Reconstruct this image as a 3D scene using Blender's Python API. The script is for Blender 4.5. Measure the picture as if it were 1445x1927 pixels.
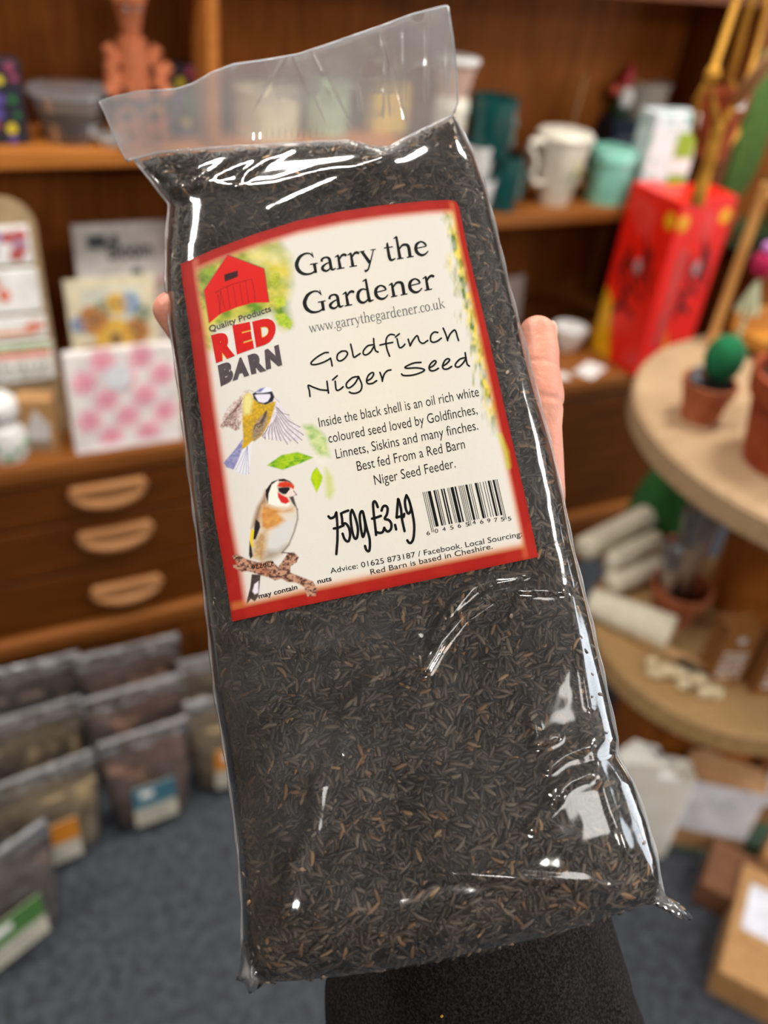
import bpy, bmesh, math, random
import numpy as np
from mathutils import Matrix, Vector
random.seed(7); RNG = np.random.default_rng(7)
for o in list(bpy.data.objects): bpy.data.objects.remove(o)
SC = bpy.context.scene; COL = SC.collection; PI = math.pi

# ------------------------------------------------------------------ camera
W, H = 1445, 1927
F = 1639.24                                   # focal length in pixels of the photograph
AX = np.array([[0.90021557, -0.18375187, 0.39477484],     # wall direction, in camera right/down/forward
               [-0.42538731, -0.56482845, 0.70711700],    # into the wall
               [0.09304599, -0.80448994, -0.58663308]])   # up
CAM = np.array([0.0, 0.0, 1.52])
def ray(px, py):
    c = np.stack([(np.asarray(px, float) - W/2)/F, (np.asarray(py, float) - H/2)/F, np.ones_like(np.asarray(px, float))], -1)
    return c @ AX.T
def cp(px, py, d): return CAM + ray(px, py)*np.asarray(d, float)[..., None]
def at(px, py, x=None, y=None, z=None):
    r = ray(px, py); i, v = (0, x) if x is not None else (1, y) if y is not None else (2, z)
    return Vector(CAM + r*((v - CAM[i])/r[i]))
cam = bpy.data.cameras.new('camera'); co = bpy.data.objects.new('camera', cam); COL.objects.link(co)
m = Matrix.Identity(4)
for i in range(3):
    m[i][0] = AX[i][0]; m[i][1] = -AX[i][1]; m[i][2] = -AX[i][2]; m[i][3] = CAM[i]
co.matrix_world = m
cam.sensor_fit = 'HORIZONTAL'; cam.sensor_width = 36; cam.lens = 36*F/W; cam.clip_start = 0.02
cam.dof.use_dof = True; cam.dof.focus_distance = 0.306; cam.dof.aperture_fstop = cam.lens/5.2; cam.dof.aperture_blades = 0
SC.camera = co

# ------------------------------------------------------------------ light
w = bpy.data.worlds.new('world'); SC.world = w; w.use_nodes = True
w.node_tree.nodes['Background'].inputs[0].default_value = (1, .93, .84, 1)
w.node_tree.nodes['Background'].inputs[1].default_value = 0.7
SC.view_settings.view_transform = 'Standard'; SC.view_settings.look = 'None'
SC.view_settings.exposure = 0.3; SC.view_settings.gamma = 1; SC.view_settings.use_curve_mapping = False
CEIL = 2.62
#            x     y     width depth watts
LAMPS = [(0.10, 1.0, .50, .20, 18), (1.50, .95, .50, .20, 23), (-1.0, .95, .50, .20, 19), (0.36, -1.22, .66, .80, 10), (-0.8, -2.4, .60, .60, 34), (1.5, -2.4, .60, .60, 34), (2.1, -.25, .6, .6, 26)]  # assumed ceiling lamps out of view, placed for bag highlights and shelf light

def lin(c): return tuple((v/255/12.92 if v/255 <= .04045 else ((v/255 + .055)/1.055)**2.4) for v in c)

# ------------------------------------------------------------------ materials
MATS = {}
def M(name, c, rough=.55, c2=None, scale=30, stretch=None, bump=0, bscale=None, metal=0, spec=.5, coat=0, detail=3, contrast=(.35, .65), trans=0, sss=0, sheen=0):
    if name in MATS: return MATS[name]
    m = bpy.data.materials.new(name); m.use_nodes = True; nt = m.node_tree; b = nt.nodes['Principled BSDF']
    b.inputs['Base Color'].default_value = (*lin(c), 1); b.inputs['Roughness'].default_value = rough
    b.inputs['Metallic'].default_value = metal; b.inputs['Specular IOR Level'].default_value = spec
    b.inputs['Coat Weight'].default_value = coat; b.inputs['Transmission Weight'].default_value = trans
    if sheen: b.inputs['Sheen Weight'].default_value = sheen
    if sss:
        b.inputs['Subsurface Weight'].default_value = sss; b.inputs['Subsurface Radius'].default_value = (.012, .005, .003); b.inputs['Subsurface Scale'].default_value = .35
    tc = nt.nodes.new('ShaderNodeTexCoord'); mp = nt.nodes.new('ShaderNodeMapping')
    nt.links.new(tc.outputs['Object'], mp.inputs[0])
    if stretch: mp.inputs['Scale'].default_value = stretch
    n = nt.nodes.new('ShaderNodeTexNoise'); n.inputs['Scale'].default_value = scale; n.inputs['Detail'].default_value = detail
    nt.links.new(mp.outputs[0], n.inputs[0])
    r = nt.nodes.new('ShaderNodeValToRGB'); r.color_ramp.elements[0].position, r.color_ramp.elements[1].position = contrast
    c2 = c2 or tuple(v*.9 for v in c)
    r.color_ramp.elements[0].color = (*lin(c), 1); r.color_ramp.elements[1].color = (*lin(c2), 1)
    nt.links.new(n.outputs[0], r.inputs[0]); nt.links.new(r.outputs[0], b.inputs['Base Color'])
    if bump:
        n2 = nt.nodes.new('ShaderNodeTexNoise'); n2.inputs['Scale'].default_value = bscale or scale; n2.inputs['Detail'].default_value = 4
        nt.links.new(mp.outputs[0], n2.inputs[0])
        bp = nt.nodes.new('ShaderNodeBump'); bp.inputs['Strength'].default_value = 1; bp.inputs['Distance'].default_value = bump
        nt.links.new(n2.outputs[0], bp.inputs['Height']); nt.links.new(bp.outputs[0], b.inputs['Normal'])
    MATS[name] = m; return m
def wood(name, a, b, rough=.45, s=(14, 14, 1.2), bump=.0004): return M(name, a, rough, b, 4, s, bump, 6, detail=6, contrast=(.3, .7), spec=.22)
def attr_mat(name, rough=.6, spec=.3, bump=0, bscale=900):
    m = bpy.data.materials.new(name); m.use_nodes = True; nt = m.node_tree; b = nt.nodes['Principled BSDF']
    a = nt.nodes.new('ShaderNodeAttribute'); a.attribute_name = 'tint'
    nt.links.new(a.outputs['Color'], b.inputs['Base Color']); b.inputs['Roughness'].default_value = rough; b.inputs['Specular IOR Level'].default_value = spec
    if bump:
        tc = nt.nodes.new('ShaderNodeTexCoord'); n = nt.nodes.new('ShaderNodeTexNoise'); n.inputs['Scale'].default_value = bscale
        nt.links.new(tc.outputs['Object'], n.inputs[0]); bp = nt.nodes.new('ShaderNodeBump'); bp.inputs['Distance'].default_value = bump
        nt.links.new(n.outputs[0], bp.inputs['Height']); nt.links.new(bp.outputs[0], b.inputs['Normal'])
    return m
def film(name, haze=.05, haze2=None, gloss=1.0, rough=.07, bump=.0002, bscale=60, tint=(1, 1, 1), hscale=25, stretch=None):
    """clear plastic film: transparent, a little milky, glossy by fresnel"""
    m = bpy.data.materials.new(name); m.use_nodes = True; nt = m.node_tree; nt.nodes.remove(nt.nodes['Principled BSDF'])
    out = nt.nodes['Material Output']; N = nt.nodes.new; L = nt.links.new
    tc = N('ShaderNodeTexCoord'); mp = N('ShaderNodeMapping'); L(tc.outputs['Object'], mp.inputs[0])
    if stretch: mp.inputs['Scale'].default_value = stretch
    n = N('ShaderNodeTexNoise'); n.inputs['Scale'].default_value = bscale; n.inputs['Detail'].default_value = 3; L(mp.outputs[0], n.inputs[0])
    bp = N('ShaderNodeBump'); bp.inputs['Distance'].default_value = bump; L(n.outputs[0], bp.inputs['Height'])
    tr = N('ShaderNodeBsdfTransparent'); tr.inputs[0].default_value = (*tint, 1)
    df = N('ShaderNodeBsdfDiffuse'); df.inputs[0].default_value = (.85, .85, .86, 1)
    tl = N('ShaderNodeBsdfTranslucent'); tl.inputs[0].default_value = (.85, .85, .86, 1)
    ms = N('ShaderNodeMixShader'); ms.inputs[0].default_value = .4; L(df.outputs[0], ms.inputs[1]); L(tl.outputs[0], ms.inputs[2])
    gl = N('ShaderNodeBsdfGlossy'); gl.inputs['Roughness'].default_value = rough; gl.inputs['Color'].default_value = (1, 1, 1, 1); L(bp.outputs[0], gl.inputs['Normal'])
    n2 = N('ShaderNodeTexNoise'); n2.inputs['Scale'].default_value = hscale; n2.inputs['Detail'].default_value = 3; L(mp.outputs[0], n2.inputs[0])
    mr = N('ShaderNodeMapRange'); mr.inputs[1].default_value = .35; mr.inputs[2].default_value = .7; mr.inputs[3].default_value = haze; mr.inputs[4].default_value = haze2 if haze2 is not None else haze*2
    L(n2.outputs[0], mr.inputs[0])
    m1 = N('ShaderNodeMixShader'); L(mr.outputs[0], m1.inputs[0]); L(tr.outputs[0], m1.inputs[1]); L(ms.outputs[0], m1.inputs[2])
    fr = N('ShaderNodeFresnel'); fr.inputs[0].default_value = 1.5; L(bp.outputs[0], fr.inputs['Normal'])
    mu = N('ShaderNodeMath'); mu.operation = 'MULTIPLY'; mu.use_clamp = True; mu.inputs[1].default_value = gloss; L(fr.outputs[0], mu.inputs[0])
    m2 = N('ShaderNodeMixShader'); L(mu.outputs[0], m2.inputs[0]); L(m1.outputs[0], m2.inputs[1]); L(gl.outputs[0], m2.inputs[2])
    L(m2.outputs[0], out.inputs[0]); return m

# ------------------------------------------------------------------ mesh helpers
class MB:
    def __init__(s): s.v = []; s.f = []; s.i = []
    def add(s, vs, fs, T=None, k=0):
        n = len(s.v)
        for p in vs:
            p = Vector(p); s.v.append(T @ p if T else p)
        for f in fs: s.f.append([n + q for q in f]); s.i.append(k)
        return s
    def box(s, x, y, z, sx, sy, sz, T=None, k=0, taper=1):
        vs = [(x + a*sx/2*(taper if c > 0 else 1), y + b*sy/2*(taper if c > 0 else 1), z + c*sz/2) for c in (-1, 1) for a, b in ((-1, -1), (1, -1), (1, 1), (-1, 1))]
        return s.add(vs, [(3, 2, 1, 0), (4, 5, 6, 7), (0, 1, 5, 4), (1, 2, 6, 5), (2, 3, 7, 6), (3, 0, 4, 7)], T, k)
    def lathe(s, prof, seg=32, T=None, k=0, c=(0, 0, 0)):
        vs = []; fs = []; n = len(prof)
        for r, z in prof:
            for a in range(seg): vs.append((c[0] + r*math.cos(2*PI*a/seg), c[1] + r*math.sin(2*PI*a/seg), c[2] + z))
        for j in range(n - 1):
            for a in range(seg):
                b = (a + 1) % seg; fs.append((j*seg + a, j*seg + b, (j + 1)*seg + b, (j + 1)*seg + a))
        if prof[0][0] > 1e-6: fs.append(tuple(range(seg))[::-1])
        if prof[-1][0] > 1e-6: fs.append(tuple((n - 1)*seg + a for a in range(seg)))
        return s.add(vs, fs, T, k)
    def tube(s, pts, r, seg=10, T=None, k=0, flat=1):
        pts = [Vector(p) for p in pts]; rr = r if isinstance(r, (list, tuple)) else [r]*len(pts)
        vs = []; fs = []; up = Vector((0, 0, 1))
        for j, p in enumerate(pts):
            d = (pts[min(j + 1, len(pts) - 1)] - pts[max(j - 1, 0)]).normalized()
            a = d.cross(up if abs(d.z) < .9 else Vector((1, 0, 0))).normalized(); b = d.cross(a)
            for q in range(seg): vs.append(p + (a*math.cos(2*PI*q/seg) + b*math.sin(2*PI*q/seg)*flat)*rr[j])
        for j in range(len(pts) - 1):
            for q in range(seg):
                t = (q + 1) % seg; fs.append((j*seg + q, j*seg + t, (j + 1)*seg + t, (j + 1)*seg + q))
        fs.append(tuple(range(seg))[::-1]); fs.append(tuple((len(pts) - 1)*seg + q for q in range(seg)))
        return s.add(vs, fs, T, k)
    def ell(s, c, r, T=None, k=0, seg=20, rings=12, rib=0, nrib=10):
        vs = []; fs = []
        for j in range(rings + 1):
            th = PI*j/rings
            for a in range(seg):
                ph = 2*PI*a/seg; g = 1 + rib*math.cos(nrib*ph)*math.sin(th)
                vs.append((c[0] + r[0]*g*math.sin(th)*math.cos(ph), c[1] + r[1]*g*math.sin(th)*math.sin(ph), c[2] - r[2]*math.cos(th)))
        for j in range(rings):
            for a in range(seg):
                b = (a + 1) % seg; fs.append((j*seg + a, j*seg + b, (j + 1)*seg + b, (j + 1)*seg + a))
        return s.add(vs, fs, T, k)
    def prism(s, poly, y0, y1, T=None, k=0):
        """outline in x,z pushed from y0 to y1"""
        n = len(poly); vs = [(x, y0, z) for x, z in poly] + [(x, y1, z) for x, z in poly]
        fs = [tuple(range(n)), tuple(range(n, 2*n))[::-1]] + [(j, j + n, (j + 1) % n + n, (j + 1) % n) for j in range(n)]
        return s.add(vs, fs, T, k)
    def build(s, name, mats, parent=None, smooth=False, bevel=0, sub=0):
        me = bpy.data.meshes.new(name); me.from_pydata([tuple(v) for v in s.v], [], s.f)
        for m in (mats if isinstance(mats, (list, tuple)) else [mats]): me.materials.append(m)
        me.polygons.foreach_set('material_index', s.i)
        bm = bmesh.new(); bm.from_mesh(me); bmesh.ops.remove_doubles(bm, verts=bm.verts, dist=1e-6); bmesh.ops.recalc_face_normals(bm, faces=bm.faces); bm.to_mesh(me); bm.free()
        o = bpy.data.objects.new(name, me); COL.objects.link(o)
        if parent: o.parent = parent
        if smooth:
            me.polygons.foreach_set('use_smooth', [True]*len(me.polygons))
            if smooth == 'auto': me.set_sharp_from_angle(angle=.7)
        if bevel:
            b = o.modifiers.new('bevel', 'BEVEL'); b.width = bevel; b.segments = 2; b.limit_method = 'ANGLE'
        if sub:
            b = o.modifiers.new('sub', 'SUBSURF'); b.levels = b.render_levels = sub
        return o
def tag(o, label, cat, group=None, kind=None):
    o['label'] = label; o['category'] = cat
    if group: o['group'] = group
    if kind: o['kind'] = kind
    return o
def thing(name, label, cat, loc, rz=0, rx=0, ry=0, group=None):
    o = bpy.data.objects.new(name, None); COL.objects.link(o); o.empty_display_size = .02
    o.location = loc; o.rotation_euler = (rx, ry, rz); return tag(o, label, cat, group)
def struct(o): o['kind'] = 'structure'; return o
def npmesh(name, V, Fq, mat, parent=None, smooth=True, tint=None):
    """mesh from arrays: V (n,3), Fq (m,k)"""
    me = bpy.data.meshes.new(name); V = np.asarray(V, np.float32); Fq = np.asarray(Fq, np.int32); m, k = Fq.shape
    me.vertices.add(len(V)); me.vertices.foreach_set('co', V.ravel())
    me.loops.add(m*k); me.loops.foreach_set('vertex_index', Fq.ravel())
    me.polygons.add(m); me.polygons.foreach_set('loop_start', np.arange(0, m*k, k, dtype=np.int32))
    me.update(calc_edges=True); me.validate()
    if smooth: me.polygons.foreach_set('use_smooth', np.ones(m, bool))
    if tint is not None:
        a = me.color_attributes.new('tint', 'FLOAT_COLOR', 'POINT')
        a.data.foreach_set('color', np.c_[tint, np.ones(len(tint))].astype(np.float32).ravel())
    me.materials.append(mat); o = bpy.data.objects.new(name, me); COL.objects.link(o)
    if parent: o.parent = parent
    return o
def gridfaces(nr, nc, off=0, flip=False):
    a = (np.arange(nr - 1)[:, None]*nc + np.arange(nc - 1)[None]).ravel() + off
    f = np.stack([a, a + 1, a + nc + 1, a + nc], 1); return f[:, ::-1] if flip else f
def noise2(x, y, seed=0, octv=3):
    """smooth value noise, about -1..1"""
    out = 0; amp = 1; tot = 0
    for o in range(octv):
        xi = np.floor(x).astype(np.int64); yi = np.floor(y).astype(np.int64); fx = x - xi; fy = y - yi
        def h(a, b):
            n = (a*374761393 + b*668265263 + (seed + o)*1442695040) & 0x7fffffff
            n = ((n ^ (n >> 13))*1274126177) & 0x7fffffff; return (n & 0xffff)/32767.5 - 1
        sx = fx*fx*(3 - 2*fx); sy = fy*fy*(3 - 2*fy)
        out = out + amp*((h(xi, yi)*(1 - sx) + h(xi + 1, yi)*sx)*(1 - sy) + (h(xi, yi + 1)*(1 - sx) + h(xi + 1, yi + 1)*sx)*sy)
        tot += amp; amp *= .5; x = x*2.03 + 17.1; y = y*2.03 + 9.7
    return out/tot

# ------------------------------------------------------------------ the room
carpet = M('carpet', (52, 53, 56), .95, (84, 88, 96), 55, None, .003, 400, contrast=(.3, .75), spec=.1, detail=8)
b = MB(); b.box(0.8, -.4, -.02, 6.5, 6.8, .04); struct(b.build('floor', carpet))
b = MB(); b.box(0.8, -3.83, 1.31, 6.5, .06, 2.62); struct(b.build('wall_rear', M('rear_wall', (128, 108, 88), .9)))
b = MB(); b.box(-2.42, -.4, 1.31, .06, 6.8, 2.62); struct(b.build('wall_left', MATS['rear_wall']))
plaster = M('plaster', (214, 206, 192), .9)
b = MB(); b.box(0.8, 3.02 - .97, 1.31, 6.5, .06, 2.62); struct(b.build('wall_back', plaster))
b = MB(); b.box(0.8, -.4, CEIL + .025, 6.5, 6.8, .05); struct(b.build('ceiling', plaster))
lampframe = M('lamp_frame', (235, 235, 232), .4)
for i, (x, y, sx, sy, wt) in enumerate(LAMPS):
    t = thing('assumed_ceiling_light', 'assumed flat square ceiling light panel over the shop floor' if sy > .4 else 'assumed narrow strip ceiling light above the dresser', 'ceiling light', (x, y, CEIL), group='assumed ceiling lights out of view above the shop')
    b = MB()
    for a, c, e, f in ((0, sy/2 + .015, sx + .06, .03), (0, -sy/2 - .015, sx + .06, .03), (sx/2 + .015, 0, .03, sy), (-sx/2 - .015, 0, .03, sy)): b.box(a, c, -.015, e, f, .03)
    b.build('frame', lampframe, t)
    l = bpy.data.lights.new('lamp', 'AREA'); l.shape = 'RECTANGLE'; l.size = sx; l.size_y = sy; l.energy = wt; l.color = (1, .965, .91)
    lo = bpy.data.objects.new('lamp', l); COL.objects.link(lo); lo.parent = t; lo.location = (0, 0, -.012)

# assumed shop window in the right hand wall, out of view; cool lamp added
b = MB(); X_ = 3.98
for y0_, y1_, z0_, z1_ in ((-3.8, -2.3, 0, 2.62), (-.1, 3.0, 0, 2.62), (-2.3, -.1, 0, .5), (-2.3, -.1, 2.3, 2.62)): b.box(X_ + .03, (y0_ + y1_)/2, (z0_ + z1_)/2, .06, y1_ - y0_, z1_ - z0_)
struct(b.build('wall_right', MATS['rear_wall']))
b = MB()
for y_, z_, sy_, sz_ in ((-2.28, 1.4, .05, 1.8), (-.12, 1.4, .05, 1.8), (-1.2, 1.4, .04, 1.7), (-1.2, .525, 2.2, .05), (-1.2, 2.275, 2.2, .05)): b.box(X_, y_, z_, .08, sy_, sz_)
wi = struct(b.build('assumed_window', lampframe))
l = bpy.data.lights.new('assumed_daylight', 'AREA'); l.shape = 'RECTANGLE'; l.size = 1.7; l.size_y = 2.1; l.energy = 52; l.color = (.80, .90, 1.0)  # cool area lamp added outside the assumed window to light the lower right
lo = bpy.data.objects.new('assumed_daylight', l); COL.objects.link(lo); lo.location = (X_ + .1, -1.2, 1.4); lo.rotation_euler = (0, PI/2, 0)

# ------------------------------------------------------------------ dresser (one tall wooden wall unit)
W1 = wood('walnut', (116, 62, 20), (88, 44, 12)); W2 = wood('teak_edge', (178, 110, 48), (156, 92, 36), s=(1.2, 14, 14)); W5 = wood('counter_edge', (142, 86, 38), (122, 70, 26), s=(1.2, 14, 14))
W3 = wood('walnut_panel', (148, 84, 32), (112, 60, 18), rough=.6); W3.node_tree.nodes['Principled BSDF'].inputs['Specular IOR Level'].default_value = .1; W4 = wood('drawer_front', (104, 56, 12), (78, 38, 6), s=(1.5, 14, 14))
CZ = .611; FY = 1.42; HY = 1.58; BY = 1.90; SZ = 1.107; RZ = .957
dr = thing('dresser', 'large dark wooden dresser with drawers below and open shelves above', 'dresser', (0.5, 1.66, 0))
def dp(name, x0, x1, y0, y1, z0, z1, mt, bev=.002, par=None):
    b = MB(); b.box((x0 + x1)/2 - .5, (y0 + y1)/2 - 1.66, (z0 + z1)/2, x1 - x0, y1 - y0, z1 - z0); return b.build(name, mt, par or dr, bevel=bev)
XL, XR = -.75, 1.70
dp('counter_top', XL, XR, FY, BY + .05, CZ - .03, CZ, W5, .004)
dp('top_rail', XL, XR, FY + .012, FY + .06, CZ - .05, CZ - .03, W5)
dp('carcass', XL, XR, FY + .03, BY + .05, .10, CZ - .031, W1)
dp('plinth_rail', XL, XR, FY - .012, FY + .03, .165, .205, W5, .006)
dp('plinth', XL, XR, FY + .02, BY, 0, .165, W3)
han = wood('handle_wood', (184, 134, 90), (164, 112, 70), .3, s=(2, 10, 10))
for z0, z1, hz, hx in ((.468, .558, .527, .19), (.345, .463, .422, .195), (.21, .340, .277, .205)):
    d = dp('drawer', -.28, .72, FY + .008, FY + .03, z0, z1, W4, .003)
    b = MB(); n = 18                                            # crescent handle
    b.tube([(hx - .5 - .068*math.cos(PI*k/n), FY - 1.66 - .006, hz + .014 - .036*math.sin(PI*k/n)) for k in range(n + 1)], [.006 + .005*math.sin(PI*k/n) for k in range(n + 1)], 8)
    b.box(hx - .5, FY - 1.66 - .004, hz + .014, .136, .016, .014)
    b.box(hx - .5, FY - 1.66 + .006, hz - .002, .10, .006, .03)
    b.build('handle', han, d, smooth='auto')
for x0, x1 in ((-.74, -.29), (.73, 1.19), (1.21, 1.69)): dp('cupboard_door', x0, x1, FY + .008, FY + .03, .21, .556, W4, .003)
dp('back_panel', XL, .85, 1.765, 1.79, CZ, 1.9, W3); dp('back_panel', .85, XR, 1.80, 1.82, RZ, 1.9, W3); dp('back_panel', .85, XR, BY, BY + .04, CZ, RZ, W3)
dp('end_panel', 1.673, 1.70, HY, BY, CZ, 1.9, W1); dp('end_panel', XL, XL + .025, HY, BY, CZ, 1.9, W1)
dp('upright', .447, .468, HY, BY, CZ, 1.9, W2); dp('upright', .84, .86, HY + .01, BY, CZ, SZ, W1)
dp('shelf', XL + .026, .446, HY, BY, SZ - .03, SZ, W2, .004); dp('shelf', .469, .839, HY + .01, BY, SZ - .03, SZ, W2, .004)
dp('shelf', .861, 1.672, HY, BY, RZ - .03, RZ, W5, .004); dp('shelf', .469, 1.672, HY, BY, 1.372, 1.392, W1); dp('shelf', XL + .026, .446, HY, 1.764, 1.43, 1.45, W1); dp('top_board', XL, XR, HY - .02, BY + .04, 1.9, 1.93, W1)  # the high shelf over the left bay is unseen, added to shade its back panel

# ------------------------------------------------------------------ small builders
TERRA = M('terracotta', (172, 100, 66), .85, (156, 86, 54), 40, spec=.2); TERRA2 = M('terracotta_dark', (156, 74, 42), .75, (138, 60, 32), 40, spec=.2)
SOIL = M('soil', (40, 28, 20), 1, (25, 18, 13), 300); CREAM = M('cream_ceramic', (232, 224, 206), .3, coat=.3); WHITE = M('white_paper', (236, 234, 230), .7)
GLOSSW = M('white_ceramic', (238, 236, 232), .25, coat=.4); KRAFT = M('kraft_card', (182, 138, 88), .8, (168, 124, 76), 60); KRAFT2 = M('brown_card', (150, 98, 44), .8, (136, 86, 36), 50)
INK = M('ink', (24, 24, 26), .6); TEAL = M('teal_enamel', (12, 76, 74), .25, coat=.5); MINT = M('mint_enamel', (134, 200, 178), .3, coat=.3)
GREY = M('grey_print', (150, 150, 150), .7)
def S(o): return o
def pot_prof(r0, r1, h, rim=.25, t=.08):
    rr = r1*1.0; return [(0, 0), (r0, 0), (r0 + (r1 - r0)*(1 - rim), h*(1 - rim)), (rr*1.08, h*(1 - rim)), (rr*1.14, h), (rr*(1 - t), h), (r0*(1 - t), h*.12), (0, h*.12)]
def scribble(b, x0, x1, z0, z1, y, rows, seed=0, T=None, k=0, t=.0006, fill=.55):
    """rows of short dashes standing for print too blurred to read"""
    r = random.Random(seed); dz = (z1 - z0)/rows
    for j in range(rows):
        x = x0; zc = z1 - (j + .5)*dz
        while x < x1 - dz*.2:
            w_ = min(dz*r.uniform(.4, 1.6), x1 - x); b.box(x + w_/2, y, zc, w_, t, dz*fill, T, k); x += w_ + dz*.3

# dark tall cupboard to the right of the dresser
t = thing('tall_cupboard', 'plain dark wooden cupboard standing right of the dresser behind the plants', 'cupboard', (2.25, 1.94, 0))
MB().box(0, 0, 1.0, 1.06, .12, 2.0).build('body', W1, t, bevel=.004); MB().box(-.26, -.068, 1.02, .5, .014, 1.86).build('door', W3, t, bevel=.003); MB().box(.26, -.068, 1.02, .5, .014, 1.86).build('door', W3, t, bevel=.003)
# ---- left shelf
p = at(140, 276, z=SZ); p.y = max(p.y, HY + .075); p = at(140, 270, y=HY + .07); p.z = SZ
t = thing('plastic_tub', 'clear round plastic tub with brown seed on the left shelf', 'tub', p)
b = MB(); b.lathe([(.046, 0), (.062, .072), (.066, .074), (.066, .08), (.06, .08), (.045, .002), (0, .002)]); b.build('body', film('tub_plastic', .05, .08, .8, .3), t, smooth='auto')
b = MB(); b.lathe([(0, .003), (.044, .003), (.055, .05), (.03, .056), (0, .054)]); b.build('seed_contents', M('tub_seed', (104, 84, 66), .9, (70, 56, 44), 200), t, smooth=True)
b = MB(); b.lathe([(.064, .074), (.068, .075), (.068, .082), (.06, .083), (0, .083)]); b.build('lid', film('tub_lid', .04, .06, .8, .35), t, smooth='auto')
p = at(212, 283, y=HY + .03); p.z = SZ
o = MB().lathe([(0, 0), (.02, 0), (.03, .012), (.032, .016), (.028, .015), (.018, .004), (0, .004)]).build('saucer', GLOSSW, smooth='auto'); o.location = p
tag(o, 'tiny pale saucer at the front edge of the left shelf', 'saucer')
def seed_box(px, py, y, w_, h_, label, seed):
    p = at(px, py, y=y); p.z = SZ
    t = thing('gift_box', label, 'box', p, rz=.1)
    MB().box(0, 0, h_/2, w_, .04, h_).build('carton', M('dark_carton', (26, 26, 40), .6), t, bevel=.002)
    r = random.Random(seed); b = MB()
    cs = [(-.3, .1), (.2, .2), (0, .38), (-.25, .6), (.28, .55), (.1, .78), (-.2, .88)]
    cs += [(-.1, .25), (.34, .36), (-.36, .42), (.05, .55), (.36, .8), (-.05, .7), (-.36, .78), (.2, .07), (.3, .93)]
    for i, (a, c) in enumerate(cs):
        b.lathe([(0, 0), (w_*.085, 0), (w_*.085, .001), (0, .001)], 9, Matrix.Translation((a*w_, -.0215, c*h_)) @ Matrix.Rotation(PI/2, 4, 'X') @ Matrix.Scale(r.uniform(.6, 1.3), 4), i % 4)
    b.build('flower_print', [M('pg', (40, 110, 50), .6), M('py', (214, 190, 40), .6), M('pp', (90, 70, 150), .6), M('pr', (150, 60, 90), .6)], t)
seed_box(2, 272, HY + .06, .085, .125, 'dark flower printed carton at the far left end of the left shelf', 1)
seed_box(328, 262, HY + .10, .085, .115, 'dark carton with yellow flower print behind the terracotta pot figure', 2)
p = at(262, 283, y=HY + .05); p.z = SZ
PFS = .80
t = thing('pot_figure', 'terracotta figure built of stacked flowerpots, sitting on the left shelf', 'ornament', p); t.scale = (.74, .78, .84)
def flip(r0, r1, h, c, T=None, b=None): return b
b = MB(); b.lathe([(0, 0), (.043, 0), (.043, .022), (.04, .024), (.03, .105), (0, .105)], 28, Matrix.Translation((0, 0, .088))); b.build('body', TERRA, t, smooth='auto')
b = MB(); b.lathe([(0, 0), (.019, 0), (.022, .02), (.033, .062), (.036, .062), (.036, .082), (0, .084)], 28, Matrix.Translation((0, 0, .193))); b.build('head', TERRA, t, smooth='auto')
for s in (-1, 1):
    b = MB(); T = Matrix.Translation((s*.011, -.026, .245)); b.ell((0, 0, 0), (.006, .004, .005), T); b.build('eye', GREY, t, smooth=True)
pr = pot_prof(.012, .018, .036)
for s in (-1, 1):
    for (x, y, z, a) in ((.048*s, -.005, .163, s*.5), (.066*s if s > 0 else -.052, -.016, .135, s*(.9 if s > 0 else .2)), (.05*s, -.035, .11, -s*.7)):
        b = MB(); b.lathe(pr, 20, Matrix.Translation((x, y, z)) @ Matrix.Rotation(a, 4, 'Y') @ Matrix.Rotation(PI, 4, 'X') @ Matrix.Translation((0, 0, -.018))); b.build('arm_pot', TERRA, t, smooth='auto')
MB().box(0, 0, .066, .092, .066, .05, taper=.9).build('shorts', M('navy_cloth', (30, 30, 48), .9), t, bevel=.008)
for s in (-1, 1):
    for k, (y, z) in enumerate(((-.03, .045), (-.045, .02))):
        b = MB(); b.lathe(pot_prof(.014, .022, .042), 20, Matrix.Translation((s*.03, y, z)) @ Matrix.Rotation(PI/2.6, 4, 'X') @ Matrix.Translation((0, 0, -.02))); b.build('leg_pot', TERRA, t, smooth='auto')
# middle shelf, seen through the clear flap of the bag
for px, y, c, r, h, nm, lb in ((500, .09, (226, 208, 168), .062, .085, 'jar', 'squat cream jar on the middle shelf behind the bag flap'), (612, .10, (170, 190, 150), .042, .095, 'tin', 'pale green tin on the middle shelf beside the cream jar')):
    p = at(px, 262, y=HY + y); p.z = SZ
    t = thing(nm, lb, nm, p); m_ = M(nm + '_c', c, .4)
    MB().lathe([(0, 0), (r, 0), (r, h*.8), (r*.96, h*.82), (0, h*.82)]).build('body', m_, t, smooth='auto'); MB().lathe([(0, h*.82), (r*1.03, h*.82), (r*1.03, h*.98), (r*.95, h), (0, h)]).build('lid', m_, t, smooth='auto')
p = at(722, 262, y=HY + .1); p.z = SZ
o = MB().box(0, 0, .045, .075, .05, .09).build('carton', M('yellow_carton', (214, 176, 80), .6), bevel=.002); o.location = p; tag(o, 'yellow carton at the right end of the middle shelf', 'box')

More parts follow.
